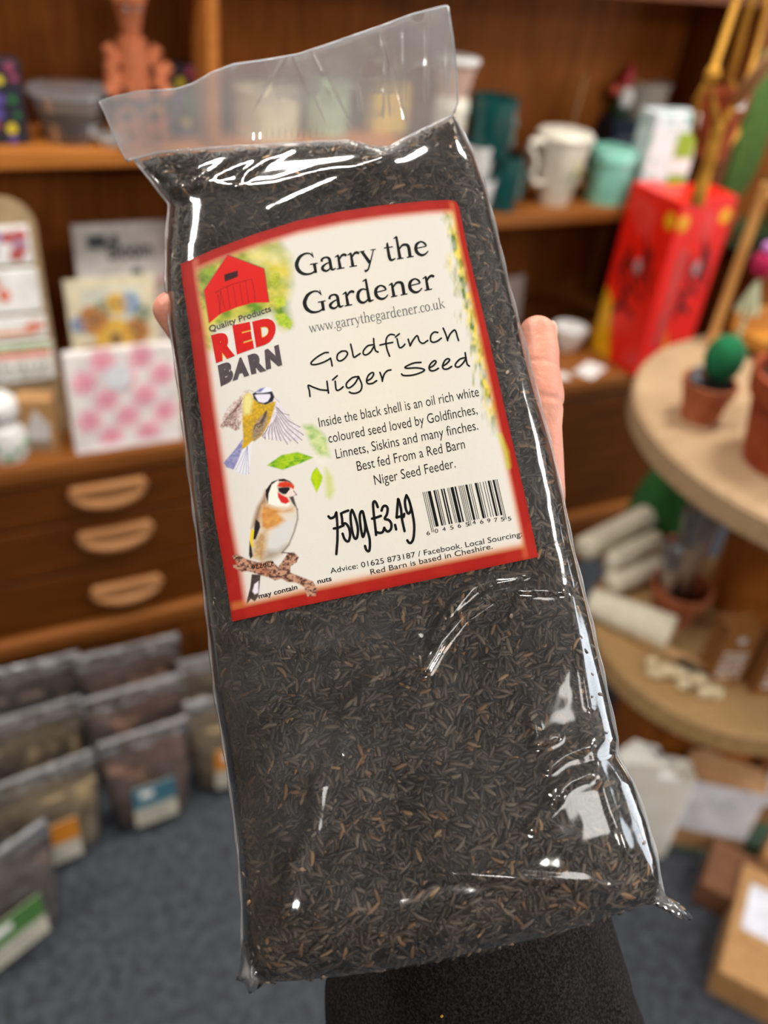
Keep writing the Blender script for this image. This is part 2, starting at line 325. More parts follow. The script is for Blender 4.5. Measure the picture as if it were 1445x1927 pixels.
# ---- right shelf: mugs, canister and ornaments
def mug(b, r0, r1, h, t=.004, z=0): return b.lathe([(0, z), (r0, z), (r0 + .002, z + .004), (r1, z + h), (r1 - t, z + h), (r0 - t + .002, z + .008), (0, z + .008)], 36)
def handle(b, x, z0, z1, out, r=.005, s=1, k=0):
    n = 12; return b.tube([(s*(x + out*math.sin(PI*j/n)), 0, z0 + (z1 - z0)*(.5 - .5*math.cos(PI*j/n))) for j in range(n + 1)], r, 8, k=k)
pe = at(934, 398, y=HY + .05); pe.z = RZ
def teal(p, lb, r, h, hs):
    t = thing('enamel_mug', lb, 'mug', p, group='teal mugs in a stack')
    mug(MB(), r*.9, r, h).build('body', TEAL, t, smooth='auto'); handle(MB(), r*.95, h*.2, h*.8, .022, s=hs).build('handle', TEAL, t, smooth=True)
    b = MB(); T = Matrix.Rotation(.15, 4, 'Z'); 
    for j, (a, z, w_) in enumerate(((.1, .62, .018), (.2, .45, .012), (.08, .3, .016))): b.box(r*.55 if j != 1 else r*.5, -r*.86, h*z, w_*.4, .002, h*.1, T)
    b.build('leaf_print', M('pale_teal', (96, 140, 134), .5), t); return t
teal(pe, 'lower dark teal mug standing on the right shelf under the larger teal mug', .043, .112, 1)
p2 = pe.copy(); p2.x -= .048; p2.y += .0; p2.z += .1125
teal(p2, 'upper dark teal mug stacked above the lower teal mug', .050, .113, -1)
pw = at(893, 396, y=HY + .04); pw.z = RZ
for k in range(2):
    q = pw.copy(); q.z += k*.068; q.x -= k*.012
    t = thing('espresso_cup', ('upper' if k else 'lower') + ' small white cup of the pair beside the teal mugs, half behind the bag', 'cup', q, group='white cups by the bag edge')
    mug(MB(), .026, .036, .0675).build('body', GLOSSW, t, smooth='auto'); handle(MB(), .03, .015, .055, .018, .004, s=1).build('handle', GLOSSW, t, smooth=True)
pc = p2.copy(); pc.z += .1135; pc.x -= .10
t = thing('paper_cup', 'pale pink tapered cup with white rim at the bag edge above the teal mugs', 'cup', pc, rx=0)
MB().lathe([(0, 0), (.028, 0), (.040, .062), (.037, .062), (.026, .004), (0, .004)]).build('body', M('pale_pink', (206, 172, 156), .6), t, smooth='auto')
MB().lathe([(.040, .060), (.044, .062), (.044, .068), (.039, .070), (.037, .064)]).build('rim', WHITE, t, smooth='auto')
hj = pc.z - RZ - .0005
t = thing('storage_jar', 'slim cream storage jar carrying the pale pink cup, mostly hidden by the bag', 'jar', (pc.x, pc.y, RZ))
MB().lathe([(0, 0), (.030, 0), (.032, .004), (.032, hj*.88), (0, hj*.88)]).build('body', CREAM, t, smooth='auto'); MB().lathe([(0, hj*.88), (.034, hj*.88), (.034, hj*.97), (.031, hj), (0, hj)]).build('lid', CREAM, t, smooth='auto')
p = at(1036, 396, y=HY + .065); p.z = RZ
t = thing('lidded_mug', 'tall cream mug with lid, big handle and small flower print', 'mug', p, rz=.15)
mug(MB(), .035, .060, .138).build('body', CREAM, t, smooth='auto')
MB().lathe([(.0, .138), (.062, .138), (.064, .146), (.058, .154), (.03, .16), (0, .161)]).build('lid', CREAM, t, smooth='auto')
b = MB(); b.tube([(-.046, 0, .128), (-.07, 0, .136), (-.098, 0, .138), (-.106, 0, .126), (-.088, 0, .112), (-.074, 0, .09), (-.082, 0, .068), (-.072, 0, .05), (-.05, 0, .045), (-.038, 0, .05)], [.008, .008, .008, .008, .007, .006, .007, .008, .008, .007], 10); b.build('handle', CREAM, t, smooth=True)
b = MB()
for j in range(9):
    a = j*2.4; rr = .004 + .0022*j; b.ell((rr*math.cos(a)*.9 + .002, -.0505 - .012*(.07 + rr*math.sin(a) - .05)/.1, .075 + rr*math.sin(a)*1.6), (.005, .002, .005), k=j % 3)
b.build('flower_print', [M('fy', (206, 190, 100), .6), M('fg', (140, 160, 110), .6), M('fgr', (170, 170, 160), .6)], t, smooth=True)
p = at(1058, 300, y=HY + .16); p.z = RZ
t = thing('wooden_spoon', 'thin wooden spoon standing upright behind the cream mug', 'spoon', p, ry=.06)
MB().tube([(0, 0, 0.045), (0, 0, .25)], [.005, .006], 8).build('stick', M('beech', (168, 120, 70), .6), t, smooth=True); MB().ell((0, 0, .028), (.016, .006, .028)).build('bowl', MATS['beech'], t, smooth=True)
p = at(1130, 394, y=HY + .06); p.z = RZ
t = thing('canister', 'mint green enamel canister with lid on the right shelf', 'canister', p)
MB().lathe([(0, 0), (.049, 0), (.05, .003), (.05, .09), (0, .09)], 40).build('body', MINT, t, smooth='auto'); MB().lathe([(.052, .088), (.054, .09), (.054, .112), (.05, .118), (0, .12)], 40).build('lid', MINT, t, smooth='auto')
p = at(1150, 300, y=HY + .2); p.z = RZ
t = thing('gift_box', 'dark blue box behind the mint canister, carrying the gnome', 'box', p); PB = p
MB().box(0, 0, .075, .10, .08, .15).build('carton', M('navy_card', (44, 56, 84), .6), t, bevel=.002); b = MB(); scribble(b, -.03, .035, .105, .12, -.041, 1, 3); b.build('print', M('pale_blue', (150, 156, 176), .6), t)
q = p.copy(); q.z += .15; q.x -= .012
t = thing('gnome', 'little garden gnome with red hat and white beard on the blue box', 'ornament', q)
MB().lathe([(0, 0), (.022, 0), (.026, .02), (.018, .05), (0, .056)]).build('body', M('gnome_green', (40, 66, 34), .6), t, smooth='auto'); MB().ell((0, -.006, .062), (.017, .016, .018)).build('face', M('gnome_skin', (222, 160, 130), .6), t, smooth=True)
MB().ell((0, -.016, .045), (.02, .012, .026)).build('beard', WHITE, t, smooth=True); MB().lathe([(.019, 0), (.021, .004), (.012, .03), (.003, .052), (0, .054)], 20, Matrix.Translation((0, 0, .068)) @ Matrix.Rotation(.2, 4, 'Y')).build('hat', M('gnome_red', (170, 24, 34), .5), t, smooth='auto')
for s, c in ((-1, (220, 90, 70)), (1, (214, 170, 50))):
    MB().ell((s*.032, -.008, .07 if s > 0 else .062), (.012, .01, .012)).build('hand', M('gh%d' % s, c, .6), t, smooth=True); MB().tube([(s*.015, 0, .045), (s*.03, -.004, .06)], .007, 8).build('arm', MATS['gnome_green'], t, smooth=True)
p = at(1190, 270, y=HY + .2); p.z = RZ
t = thing('tumbler', 'tall pale grey tapered cup with red print beside the gnome', 'cup', p)
mug(MB(), .042, .055, .225).build('body', M('tumbler_grey', (188, 178, 166), .5), t, smooth='auto'); MB().lathe([(.055, .218), (.058, .222), (.058, .23), (.054, .231), (.052, .222)]).build('rim', MATS['tumbler_grey'], t, smooth='auto')
b = MB(); scribble(b, -.02, .02, .135, .16, -.0505, 1, 8, t=.004); b.build('print', M('red_print', (176, 50, 50), .6), t)
p = at(1218, 392, y=HY + .04); p.z = RZ
t = thing('gift_bag', 'white leaf patterned box with lime green labels beside the red cartons', 'box', p, rz=-.12)
bw, bh = .122, .20
MB().box(0, 0, bh/2, bw, .07, bh).build('carton', M('botanical', (222, 226, 226), .6, (160, 196, 190), 38, contrast=(.52, .62)), t, bevel=.003)
LIME = M('lime', (150, 176, 46), .6); MB().box(.03, -.0358, .135, .05, .0012, .055).build('label', LIME, t); MB().box(.03, -.0358, .045, .05, .0012, .05).build('label', LIME, t)
MB().box(.03, -.0358, .09, .056, .0014, .035).build('band', WHITE, t)

# ---- right end of the counter: red cartons, bowl, tag
RED = M('red_card', (236, 30, 12), .4, (228, 26, 10), 20, coat=.15); YEL = M('yellow_card', (240, 176, 16), .45)
A = at(1191, 709, z=CZ); Bc = at(1111, 655, z=CZ)
def red_carton(A, ang, lw, dw, hh, lb):
    """A near corner; long face runs along local +y (left face), short face along local +x"""
    t = thing('wine_carton', lb, 'carton', A, rz=ang, group='red cartons at the end of the counter')
    MB().box(dw/2, lw/2, hh/2, dw, lw, hh).build('carton', RED, t, bevel=.002)
    b = MB()                                                     # dark line drawing of an outspread plant on the broad face
    for (y0, z0, y1, z1, r) in ((.12, .2, .05, .165, .004), (.125, .185, .04, .135, .0035), (.11, .215, .13, .165, .004), (.06, .22, .06, .17, .004), (.055, .23, .03, .18, .003), (.09, .15, .1, .11, .006), (.1, .12, .05, .10, .004), (.1, .11, .12, .09, .005), (.13, .17, .11, .14, .004), (.04, .19, .025, .15, .003), (.075, .245, .06, .2, .003)):
        s = lw/.16; b.tube([(-.0006, y0*s, z0*hh/.32), (-.0006, y1*s, z1*hh/.32)], r*1.5, 6, flat=1)
    for v in b.v: v.x = -.0008 + v.x*.05
    b.build('plant_print', M('dark_red_ink', (58, 14, 12), .5), t)
    b = MB(); b.ell((-.001, .078*lw/.16, .19*hh/.32), (.0008, .010, .018)); b.build('print_highlight', M('silver_ink', (190, 150, 150), .4), t)
    b = MB()
    for j, (y0, z0, z1) in enumerate(((.135, .30, .275), (.118, .302, .255), (.10, .30, .24), (.085, .296, .25), (.07, .292, .235))): b.box(-.0006, y0*lw/.16, (z0 + z1)/2*hh/.32, .0008, .006, (z0 - z1)*hh/.32)
    b.build('pale_strokes', M('pale_red', (236, 90, 84), .4), t)
    s = hh/.32; b = MB(); b.add([(-.0006, lw*.99, .002), (-.0006, lw*.55, .002), (-.0006, lw*.72, .07*s), (-.0006, lw*.80, .11*s), (-.0006, lw*.99, .13*s)], [(0, 1, 2, 3, 4)])
    b.add([(-.0012, lw*.99, .002), (-.0012, lw*.55, .002), (-.0012, lw*.72, .07*s), (-.0012, lw*.80, .11*s), (-.0012, lw*.99, .13*s)], [(4, 3, 2, 1, 0)]); b.build('yellow_swoosh', YEL, t)
    b = MB(); b.ell((-.0002, .022, .285*s), (.001, .016, .018)); b.ell((dw*.25, -.0002, .285*s), (.016, .001, .018)); b.build('yellow_spot', YEL, t, smooth=True)
    b = MB(); r = random.Random(4); z = .06*s
    while z < .23*s:
        b.box(dw*.62, -.0006, z + .008, .022*r.uniform(.7, 1.1), .0008, .003); b.box(dw*.62 + r.uniform(-.008, .008), -.0006, z + .004, .004, .0008, .014); z += .0135
    b.build('grey_lettering', M('warm_grey', (150, 110, 104), .5), t)
    return t
ang = math.atan2(-(Bc - A).x, (Bc - A).y); lw = max(.13, (Bc - A).length*1.0)
top = at(1287, 383, x=None, y=A.y); hh = top.z - CZ
red_carton(A, ang, lw, .072, hh, 'front red carton with plant drawing and yellow corner on the counter end')
A2 = A + Vector((.205, .045, 0))
red_carton(A2, PI/2 - .04, .122, .10, hh*.985, 'second red carton standing behind and right of the front red one')
p = at(1080, 668, z=CZ) + Vector((0, .035, 0))
t = thing('bowl', 'small round white bowl on the counter left of the red cartons', 'bowl', p, rx=0)
b = MB(); b.lathe([(0, 0), (.022, 0), (.024, .004), (.04, .04), (.043, .06), (.04, .06), (.036, .04), (.018, .008), (0, .008)]); b.build('body', GLOSSW, t, smooth='auto')
o = MB().box(0, 0, .0008, .085, .05, .0016).build('price_card', WHITE); q = at(1110, 697, z=CZ); o.location = q; o.rotation_euler = (0, 0, .5); tag(o, 'blank white card lying flat on the counter below the bowl', 'card')
o = MB().box(0, 0, .0008, .04, .03, .0016).build('price_card', WHITE); q = at(1055, 708, z=CZ); o.location = q; o.rotation_euler = (0, 0, -.3); tag(o, 'small white card on the counter tucked behind the thumb', 'card')
p = at(968, 612, z=CZ); p.y += .02
o = MB().box(0, 0, .06, .07, .003, .12).build('greeting_card', M('grey_card', (196, 188, 184), .7)); o.location = p; o.rotation_euler = (-.12, 0, .2); tag(o, 'pale grey card standing in the dark recess right of the bag', 'card')

# ---- left end of the counter: card stand, signs, boxes
BOARD = M('kraft_board', (166, 140, 104), .8, (150, 124, 90), 40)
p = at(30, 862, z=CZ); p.y = FY + .10
t = thing('card_stand', 'round topped kraft display stand with four white cards at left', 'display stand', p, rz=0, rx=-.10)
bt = at(40, 372, y=p.y + .03); bh = (bt.z - CZ)*1.0
xr = at(105, 700, y=p.y).x - p.x; xl = -.16
po = [(xl, 0), (xr + .008, 0), (xr + .004, bh*.72)] + [(xr - .045 + .05*math.cos(a), bh - .05 + .05*math.sin(a)) for a in np.linspace(.05, PI/2, 8)] + [(xl + .05 + .05*math.cos(a), bh - .05 + .05*math.sin(a)) for a in np.linspace(PI/2, PI, 8)]
MB().prism(po, 0, .008).build('board', BOARD, t, bevel=.001)
zz = lambda py: (at(60, py, y=p.y + .0).z - CZ)
pinkp = M('peach_print', (230, 128, 104), .7); redp = M('rose_print', (186, 84, 84), .7); grn = M('leaf_print', (126, 164, 92), .7); ora = M('orange_print', (236, 150, 96), .7); gry = M('grey_text', (140, 146, 136), .7); mauve = M('mauve_print', (160, 140, 170), .7)
for j, (za, zb, xw) in enumerate(((432, 508, .97), (512, 596, 1.), (600, 642, 1.02), (646, 722, 1.06))):
    z1, z0 = zz(za), zz(zb); cx = (xl + xr*xw)/2; cw = xr*xw - xl - .01
    c = MB().box(cx, -.003, (z0 + z1)/2, cw, .006, abs(z1 - z0)*.96).build('card', WHITE, t, bevel=.003)
    b = MB(); r = random.Random(j); x0, x1 = cx - cw/2, cx + cw/2; hh_ = abs(z1 - z0)
    if j == 0:
        for q in range(16): b.ell((r.uniform(-.06, x1 - .014), -.0063, r.uniform(z0 + .2*hh_, z1 - .15*hh_)), (.012, .0006, .010), k=r.choice((0, 0, 3)))
    elif j == 1:
        for q in range(5): b.ell((r.uniform(-.06, x1 - .03), -.0063, r.uniform(z0 + .3*hh_, z1 - .2*hh_)), (.010, .0006, .012), k=1)
    elif j == 2:
        b.box(cx + .03, -.0063, z0 + hh_*.3, cw*.6, .0008, hh_*.16, k=2); b.ell((x1 - .02, -.0063, z0 + hh_*.5), (.016, .0006, .008), k=1); b.ell((-.02, -.0063, z0 + hh_*.65), (.016, .0006, .008), k=0)
    else:
        for q in range(6): b.ell((x1 - .012 - .016*q, -.0063, z0 + hh_*.86), (.012, .0006, .005), k=4); b.ell((x1 - .015 - .016*q, -.0063, z0 + hh_*.68), (.012, .0006, .006), k=1)
        scribble(b, -.05, x1 - .012, z0 + hh_*.1, z0 + hh_*.5, -.0063, 2, 3, k=5)
    b.build('print', [redp, pinkp, ora, mauve, grn, gry], c, smooth=False)
p = at(84, 855, z=CZ); p.y = FY + .055
t = thing('window_carton', 'small kraft carton with a window at the foot of the card stand', 'box', p, rz=-.25)
MB().box(0, 0, .055, .062, .04, .11).build('carton', KRAFT, t, bevel=.002); MB().prism([(-.02, .03), (.02, .03), (.022, .06), (0, .092), (-.016, .06)], -.0215, -.02).build('window', M('milky', (214, 208, 204), .4), t); b = MB(); b.box(0, -.0208, .02, .035, .001, .018); b.build('print', M('kp', (150, 130, 110), .7), t)
p = at(18, 866, z=CZ); p.y = FY + .05
t = thing('soap_bottle', 'rounded white bottle with green leaf base at the far left of the counter', 'bottle', p)
MB().lathe([(0, 0), (.034, 0), (.038, .01), (.037, .05), (.033, .064), (.012, .07), (.012, .08), (0, .08)]).build('body', GLOSSW, t, smooth='auto'); MB().lathe([(.0, .08), (.026, .08), (.032, .09), (.03, .112), (.018, .125), (0, .128)]).build('cap', GLOSSW, t, smooth='auto')
b = MB()
for j in range(7): b.ell((.036*math.sin(j*.5 - 1.5), -.036*math.cos(j*.5 - 1.5), .014 + .01*(j % 3)), (.008, .004, .007))
b.build('leaf_print', M('green_print', (70, 150, 90), .6), t, smooth=True)
def flat_sign(name, px0, px1, pyt, pyb, y, lean, lb, cat, mt, th=.004):
    """a standing panel whose front-bottom edge is at (px0..px1, pyb)"""
    a = at(px0, pyb, y=y); c = at(px1, pyb, y=y); tp = at((px0 + px1)/2, pyt, y=y + .02)
    w_ = c.x - a.x; cx = (a.x + c.x)/2; z0 = CZ
    t = thing(name, lb, cat, (cx, y, z0), rx=-lean)
    h_ = (tp.z - z0)/math.cos(lean); MB().box(0, 0, h_/2, w_, th, h_).build('panel', mt, t, bevel=.001); return t, w_, h_, at((px0 + px1)/2, pyb, y=y).z - z0
def text_mesh(body, size=1, bold=0, space=1):
    cu = bpy.data.curves.new('t', 'FONT'); cu.body = body; cu.size = size; cu.offset = bold; cu.space_character = space; cu.fill_mode = 'FRONT'; cu.resolution_u = 4
    ob = bpy.data.objects.new('t', cu); COL.objects.link(ob); dg = bpy.context.evaluated_depsgraph_get(); ev = ob.evaluated_get(dg); me = ev.to_mesh()
    V = np.array([v.co[:] for v in me.vertices]); Fs = [tuple(p.vertices) for p in me.polygons]
    ev.to_mesh_clear(); bpy.data.objects.remove(ob); bpy.data.curves.remove(cu); return V, Fs
def wall_text(body, x0, x1, z0, hgt, y, mt, par, name='lettering', bold=.02):
    V, Fs = text_mesh(body, 1, bold); lo, hi = V[:, 0].min(), V[:, 0].max(); b = MB()
    b.add([(x0 + (v[0] - lo)/(hi - lo)*(x1 - x0), y, z0 + v[1]/.7*hgt) for v in V], Fs); return b.build(name, mt, par)
t, sw, sh, _ = flat_sign('book', 162, 334, 422, 640, FY + .22, .10, 'pale grey book lettered Bloom standing at the back of the counter', 'book', M('pale_cover', (206, 198, 192), .6), .012)
zt = sh
wall_text('Bloom', -sw*.16, sw*.30, zt - .066, .034, -.0068, INK, t)
b = MB(); scribble(b, -sw*.36, -sw*.04, zt - .05, zt - .014, -.0068, 1, 9, fill=.7); MB().ell((sw*.12, -.0065, zt - .095), (.012, .0006, .010)).build('leaf_mark', M('dim_ink', (70, 76, 76), .7), t); b.build('print', M('dim_ink', (90, 96, 96), .7), t)
b = MB(); r = random.Random(3)
for q in range(10): b.ell((r.uniform(.2, .48)*sw, -.0065, zt - r.uniform(.11, .19)), (.010, .0006, .012), k=q % 2)
b.build('flower_print', [M('pinkish', (206, 150, 156), .7), M('pale_green', (166, 176, 150), .7)], t)
t, sw, sh, _ = flat_sign('greeting_card', 142, 306, 525, 690, FY + .13, .12, 'square cream card with a sunflower bouquet in a blue vase', 'card', M('cream_card', (222, 210, 178), .6))
b = MB(); r = random.Random(5); T = Matrix.Translation((0, -.0022, 0))
BQ = [M('sun_y', (214, 168, 66), .7), M('sun_o', (176, 118, 60), .7), M('sky_b', (110, 144, 184), .7), M('sage', (120, 134, 110), .7), M('sun_c', (120, 80, 44), .7), M('vase_b', (92, 116, 168), .7)]
MB().box(.0, -.0024, sh*.56, sw*.66, .0006, sh*.74).build('picture_ground', M('blue_wash', (206, 206, 190), .7), t)
for i, (x, z, s, k) in enumerate(((0, .58, 1.5, 0), (-.22, .72, 1.1, 1), (-.28, .48, .9, 1), (.24, .62, 1, 1), (.05, .82, .8, 0), (.2, .82, .7, 2), (-.1, .8, .6, 3), (-.38, .7, .6, 2), (.3, .44, .8, 3), (.12, .44, .6, 1), (-.12, .4, .7, 3), (.34, .74, .6, 3))):
    for q in range(9):
        a = q*2*PI/9; s *= 1.0; b.ell((x*sw + .017*s*math.cos(a), -.003, z*sh + .017*s*math.sin(a)), (.010*s, .0006, .010*s), k=k, seg=8, rings=6)
    if k < 2: b.ell((x*sw, -.0035, z*sh), (.007*s, .0008, .007*s), k=4, seg=10, rings=6)
b.build('bouquet_print', BQ, t); b = MB(); b.prism([(-.02, .02), (.022, .02), (.026, .05), (.018, .072), (-.016, .072), (-.024, .05)], -.0034, -.0026, k=5)
b.build('vase_print', BQ, t)
p = at(205, 690, z=CZ); p.y = FY + .10
o = MB().box(0, 0, .045, .205, .004, .115).build('envelope', M('mustard', (226, 190, 106), .7)); o.location = (p.x + .01, FY + .10, CZ + .012); o.rotation_euler = (-.1, 0, 0); tag(o, 'mustard envelope showing above the pink rose packet', 'envelope')
a = at(146, 858, z=CZ); c = at(346, 838, y=a.y); tp = at(215, 652, y=a.y + .03)
t = thing('rose_packet', 'white packet patterned with pink roses and a round white sticker', 'packet', ((a.x + c.x)/2, a.y + .012, CZ), rx=-.1)
rw = (c.x - a.x)*1.02; rh = (tp.z - CZ); MB().box(0, 0, rh/2, rw, .016, rh).build('packet', M('rose_white', (240, 232, 226), .5), t, bevel=.005)
b = MB()
for j in range(5):
    for i in range(4):
        x = (i - 1.5 + (.5 if j % 2 else 0))*rw*.34; z = rh*(.13 + .19*j)
        if abs(x) < rw*.46:
            b.ell((x, -.0082, z), (.017, .0008, .018), seg=10, rings=6)
            for q in range(6): b.ell((x + .016*math.cos(q), -.0081, z + .016*math.sin(q*1.05)), (.010, .0007, .010), k=1, seg=8, rings=5)
b.build('rose_print', [M('rose_a', (238, 158, 174), .6), M('rose_b', (242, 186, 196), .6)], t)
MB().lathe([(0, 0), (.024, 0), (.024, .0012), (0, .0012)], 24, Matrix.Translation((-.01, -.009, rh*.72)) @ Matrix.Rotation(PI/2, 4, 'X')).build('sticker', M('sticker', (232, 232, 238), .4), t)
MB().box(0, -.0086, .006, rw*.98, .001, .012).build('trim_band', M('rose_edge', (244, 236, 240), .5), t)

# ---- clear stand-up pouches of seed on the floor
PF = film('pouch_film', .035, .10, 1.4, .14, .006, 26, hscale=22)
CONT = [M('mix_a', (164, 142, 110), .9, (112, 92, 66), 120), M('mix_b', (140, 104, 86), .9, (92, 66, 54), 120), M('mix_c', (172, 148, 108), .9, (124, 102, 70), 120), M('mix_d', (118, 100, 92), .9, (76, 62, 56), 120)]
LABW = M('label_cream', (206, 200, 178), .7)
ZF = film('zip_film', .45, .6, 1.5, .2)
TS = film('seal_film', .28, .55, 3.0, .16, .004, 60, hscale=30)
def pouch(px, py, w_, h_, cont, lb, lab=None, rz=0, y=None, dep=.09):
    p = at(px, py, z=0) if y is None else at(px, py, y=y); p.z = 0
    t = thing('seed_pouch', lb, 'bag of seed', p, rz=rz, group='clear pouches of bird seed on the carpet')
    def shell(k, ztop, inset, seed):
        b = MB(); nr, nc = 26, 64; vs = []; fs = []; r = random.Random(seed)
        for j in range(nr):
            f = j/(nr - 1); z = h_*ztop*f; ff = f*ztop
            hw = w_/2*(.86 + .14*min(1, ff*1.4)) - inset; hd = max(.0015, dep/2*(1 - ff**2.2)**.8*(.82 + .18*min(1, ff*8))) - inset*.6
            if inset: hd = max(hd, .004)
            for q in range(nc):
                a = 2*PI*q/nc; e = .65
                x = hw*math.copysign(abs(math.cos(a))**e, math.cos(a)); yv = hd*math.copysign(abs(math.sin(a))**e, math.sin(a))
                wv = (.004*math.sin(7*x/w_ + seed + 5*f)*(f**2) + float(noise2(np.array([x*55 + seed]), np.array([z*45]), seed, 2)[0])*.0075*(.35 + f)) if not inset else 0
                vs.append((x, yv + wv, .002 + z + (r.uniform(-.004, .004) if inset and j > nr - 3 else 0)))
        for j in range(nr - 1):
            for q in range(nc): fs.append((j*nc + q, j*nc + (q + 1) % nc, (j + 1)*nc + (q + 1) % nc, (j + 1)*nc + q))
        fs.append(tuple(range(nc))[::-1])
        if inset: fs.append(tuple((nr - 1)*nc + q for q in range(nc)))
        return b.add(vs, fs)
    sd = int(px*3 + py)
    shell(0, .74, .004, sd).build('seed_contents', cont, t, smooth=True)
    shell(0, 1, 0, sd + 1).build('film', PF, t, smooth=True)
    g_ = MB(); gn, gm = 40, 8; gv = [((q/(gn - 1) - .5)*w_*.99, -.007 + .006*float(noise2(np.array([q*.45 + sd]), np.array([k_*.8]), sd + 5, 2)[0]), h_*(.86 + .13*k_/(gm - 1))) for k_ in range(gm) for q in range(gn)]
    g_.add(gv, [(k_*gn + q, k_*gn + q + 1, (k_ + 1)*gn + q + 1, (k_ + 1)*gn + q) for k_ in range(gm - 1) for q in range(gn - 1)]); g_.build('top_seal', TS, t, smooth=True); b = MB(); b.box(0, 0, h_*.86, w_*.97, .007, .006); b.box(0, 0, h_*.99, w_*.97, .005, .004); b.build('zip', ZF, t)
    if lab:
        lw_, lh_ = w_*.48, h_*.44; T = Matrix.Translation((.0, -dep*.5 - .004, h_*.36)) @ Matrix.Rotation(-.07, 4, 'X')
        l = MB().box(0, 0, 0, lw_, .0012, lh_, T).build('label', LABW, t)
        b = MB().box(0, -.0012, lh_*.24, lw_, .0012, lh_*.52, T); b.build('label_band', lab, l)
        b = MB(); b.box(-lw_*.18, -.0022, lh_*.3, lw_*.3, .0008, lh_*.16, T); b.build('label_mark', WHITE, l)
        b = MB(); scribble(b, -lw_*.42, lw_*.42, -lh_*.42, -lh_*.06, -.0012, 5, sd, T, fill=.3); b.build('label_text', GREY, l)
    return t
LBL = M('label_blue', (62, 112, 130), .6); LOR = M('label_orange', (206, 128, 28), .6); LGR = M('label_green', (72, 120, 58), .6)
pouch(284, 1522, .165, .235, CONT[1], 'pouch with a teal banded label, front of the middle column', LBL, .05)
pouch(92, 1604, .215, .235, CONT[2], 'pouch with an orange label behind the green labelled one', LOR, .12)
pouch(16, 1768, .21, .235, CONT[3], 'nearest pouch with a green label at the lower left edge', LGR, .42)
pouch(80, 1490, .20, .235, CONT[0], 'grey brown pouch with no label in view, right behind the orange labelled one', None, .05)
pouch(265, 1440, .20, .235, CONT[1], 'brown pouch directly behind the teal labelled one', None, .03)
pouch(75, 1400, .21, .235, CONT[3], 'second grey pouch back in the left column, under the drawers', None, .0)
pouch(255, 1362, .21, .235, CONT[1], 'rearmost brown pouch in the middle column below the drawers', None, .0)
pouch(440, 1455, .19, .24, CONT[2], 'pouch with an orange label half hidden by the left bag edge', LOR, -.1)
pouch(425, 1372, .19, .235, CONT[0], 'pale pouch at the back beside the left bag edge', None, -.05)

# ------------------------------------------------------------------ two-tier wooden reel stand on the right
TZ = .855; LZ = .37; TC = (1.315, .755, .385); LC = (1.245, .805, .262)
PLY = M('pale_wood', (184, 154, 118), .7, (158, 126, 92), 5, (3, 30, 30), .0008, 8, detail=6, contrast=(.25, .75)); PLYE = M('pale_wood_edge', (184, 148, 98), .65, (160, 124, 78), 5, (30, 30, 6), .0006, 8)
t = thing('reel_table', 'round two tier table made from a wooden cable reel', 'table', (TC[0], TC[1], 0))
b = MB(); b.lathe([(0, TZ - .05), (TC[2] - .006, TZ - .05), (TC[2], TZ - .044), (TC[2], TZ - .006), (TC[2] - .006, TZ), (0, TZ)], 72); b.build('tabletop', PLY, t, smooth='auto')
b = MB(); b.lathe([(0, LZ - .055), (LC[2] - .006, LZ - .055), (LC[2], LZ - .048), (LC[2], LZ - .006), (LC[2] - .006, LZ), (0, LZ)], 72, c=(LC[0] - TC[0], LC[1] - TC[1], 0)); b.build('lower_tier', PLYE, t, smooth='auto')
CW = wood('column_wood', (178, 108, 44), (150, 86, 32), s=(20, 20, 2))
b = MB(); b.lathe([(.10, LZ + .001), (.10, TZ - .051)], 14, c=(.07, .10, 0)); b.build('column', CW, t)
b = MB(); b.lathe([(.15, 0), (.15, LZ - .056)], 14, c=(LC[0] - TC[0] + .0, .04, 0)); b.build('base_column', CW, t)

def pot(p, r0, r1, h, lb, mt=TERRA, cat='plant pot', name='flowerpot', soil=True, rz=0):
    t = thing(name, lb, cat, p, rz=rz); b = MB(); b.lathe([(0, 0), (r0, 0), (r0 + (r1 - r0)*.74, h*.74), (r1, h*.75), (r1*1.05, h), (r1*.94, h), (r1*.9, h*.8), (r0*.9, h*.1), (0, h*.1)], 36); b.build('pot', mt, t, smooth='auto')
    if soil: MB().lathe([(0, h*.86), (r1*.9, h*.86), (r1*.88, h*.8), (0, h*.8)], 28).build('soil', SOIL, t)
    return t
KN = M('green_felt', (10, 108, 62), .95, (6, 92, 52), 90, None, .001, 300); GN2 = M('leaf_green', (62, 112, 48), .7, (84, 136, 60), 30); GN3 = M('dark_knit', (20, 66, 30), .95, (14, 50, 22), 60, None, .003, 60); GN4 = M('moss_knit', (74, 104, 40), .95, (58, 86, 32), 60, None, .003, 60)
# small pot with the felt cactus
p = at(1314, 786, z=TZ)
t = pot(p, .030, .042, .068, 'small terracotta pot with a round green felt cactus on the reel table')
MB().ell((.012, 0, .105), (.032, .030, .040), rib=.03, nrib=9).build('cactus', KN, t, smooth=True)
o = MB(); 
for j in range(5): o.ell((-.034 + .008*math.cos(j*1.3), .006*math.sin(j*2.1), .066 + .006*j), (.009, .006, .005))
o.build('grey_flower', M('grey_felt', (96, 96, 100), .9), t, smooth=True)
# big pot cropped by the frame
p = at(1474, 872, z=TZ)
t = pot(p, .062, .088, .145, 'large brown terracotta pot cut by the right edge on the reel table', TERRA2)
b = MB(); r = random.Random(2)
for j in range(16):
    a = r.uniform(0, 6.28); q = r.uniform(.01, .07); b.ell((q*math.cos(a), q*math.sin(a), .15 + r.uniform(0, .06)), (.018, .018, .022), k=j % 2)
b.build('foliage', [M('sage_leaf', (150, 150, 96), .8), M('straw_leaf', (190, 176, 130), .8)], t, smooth=True)
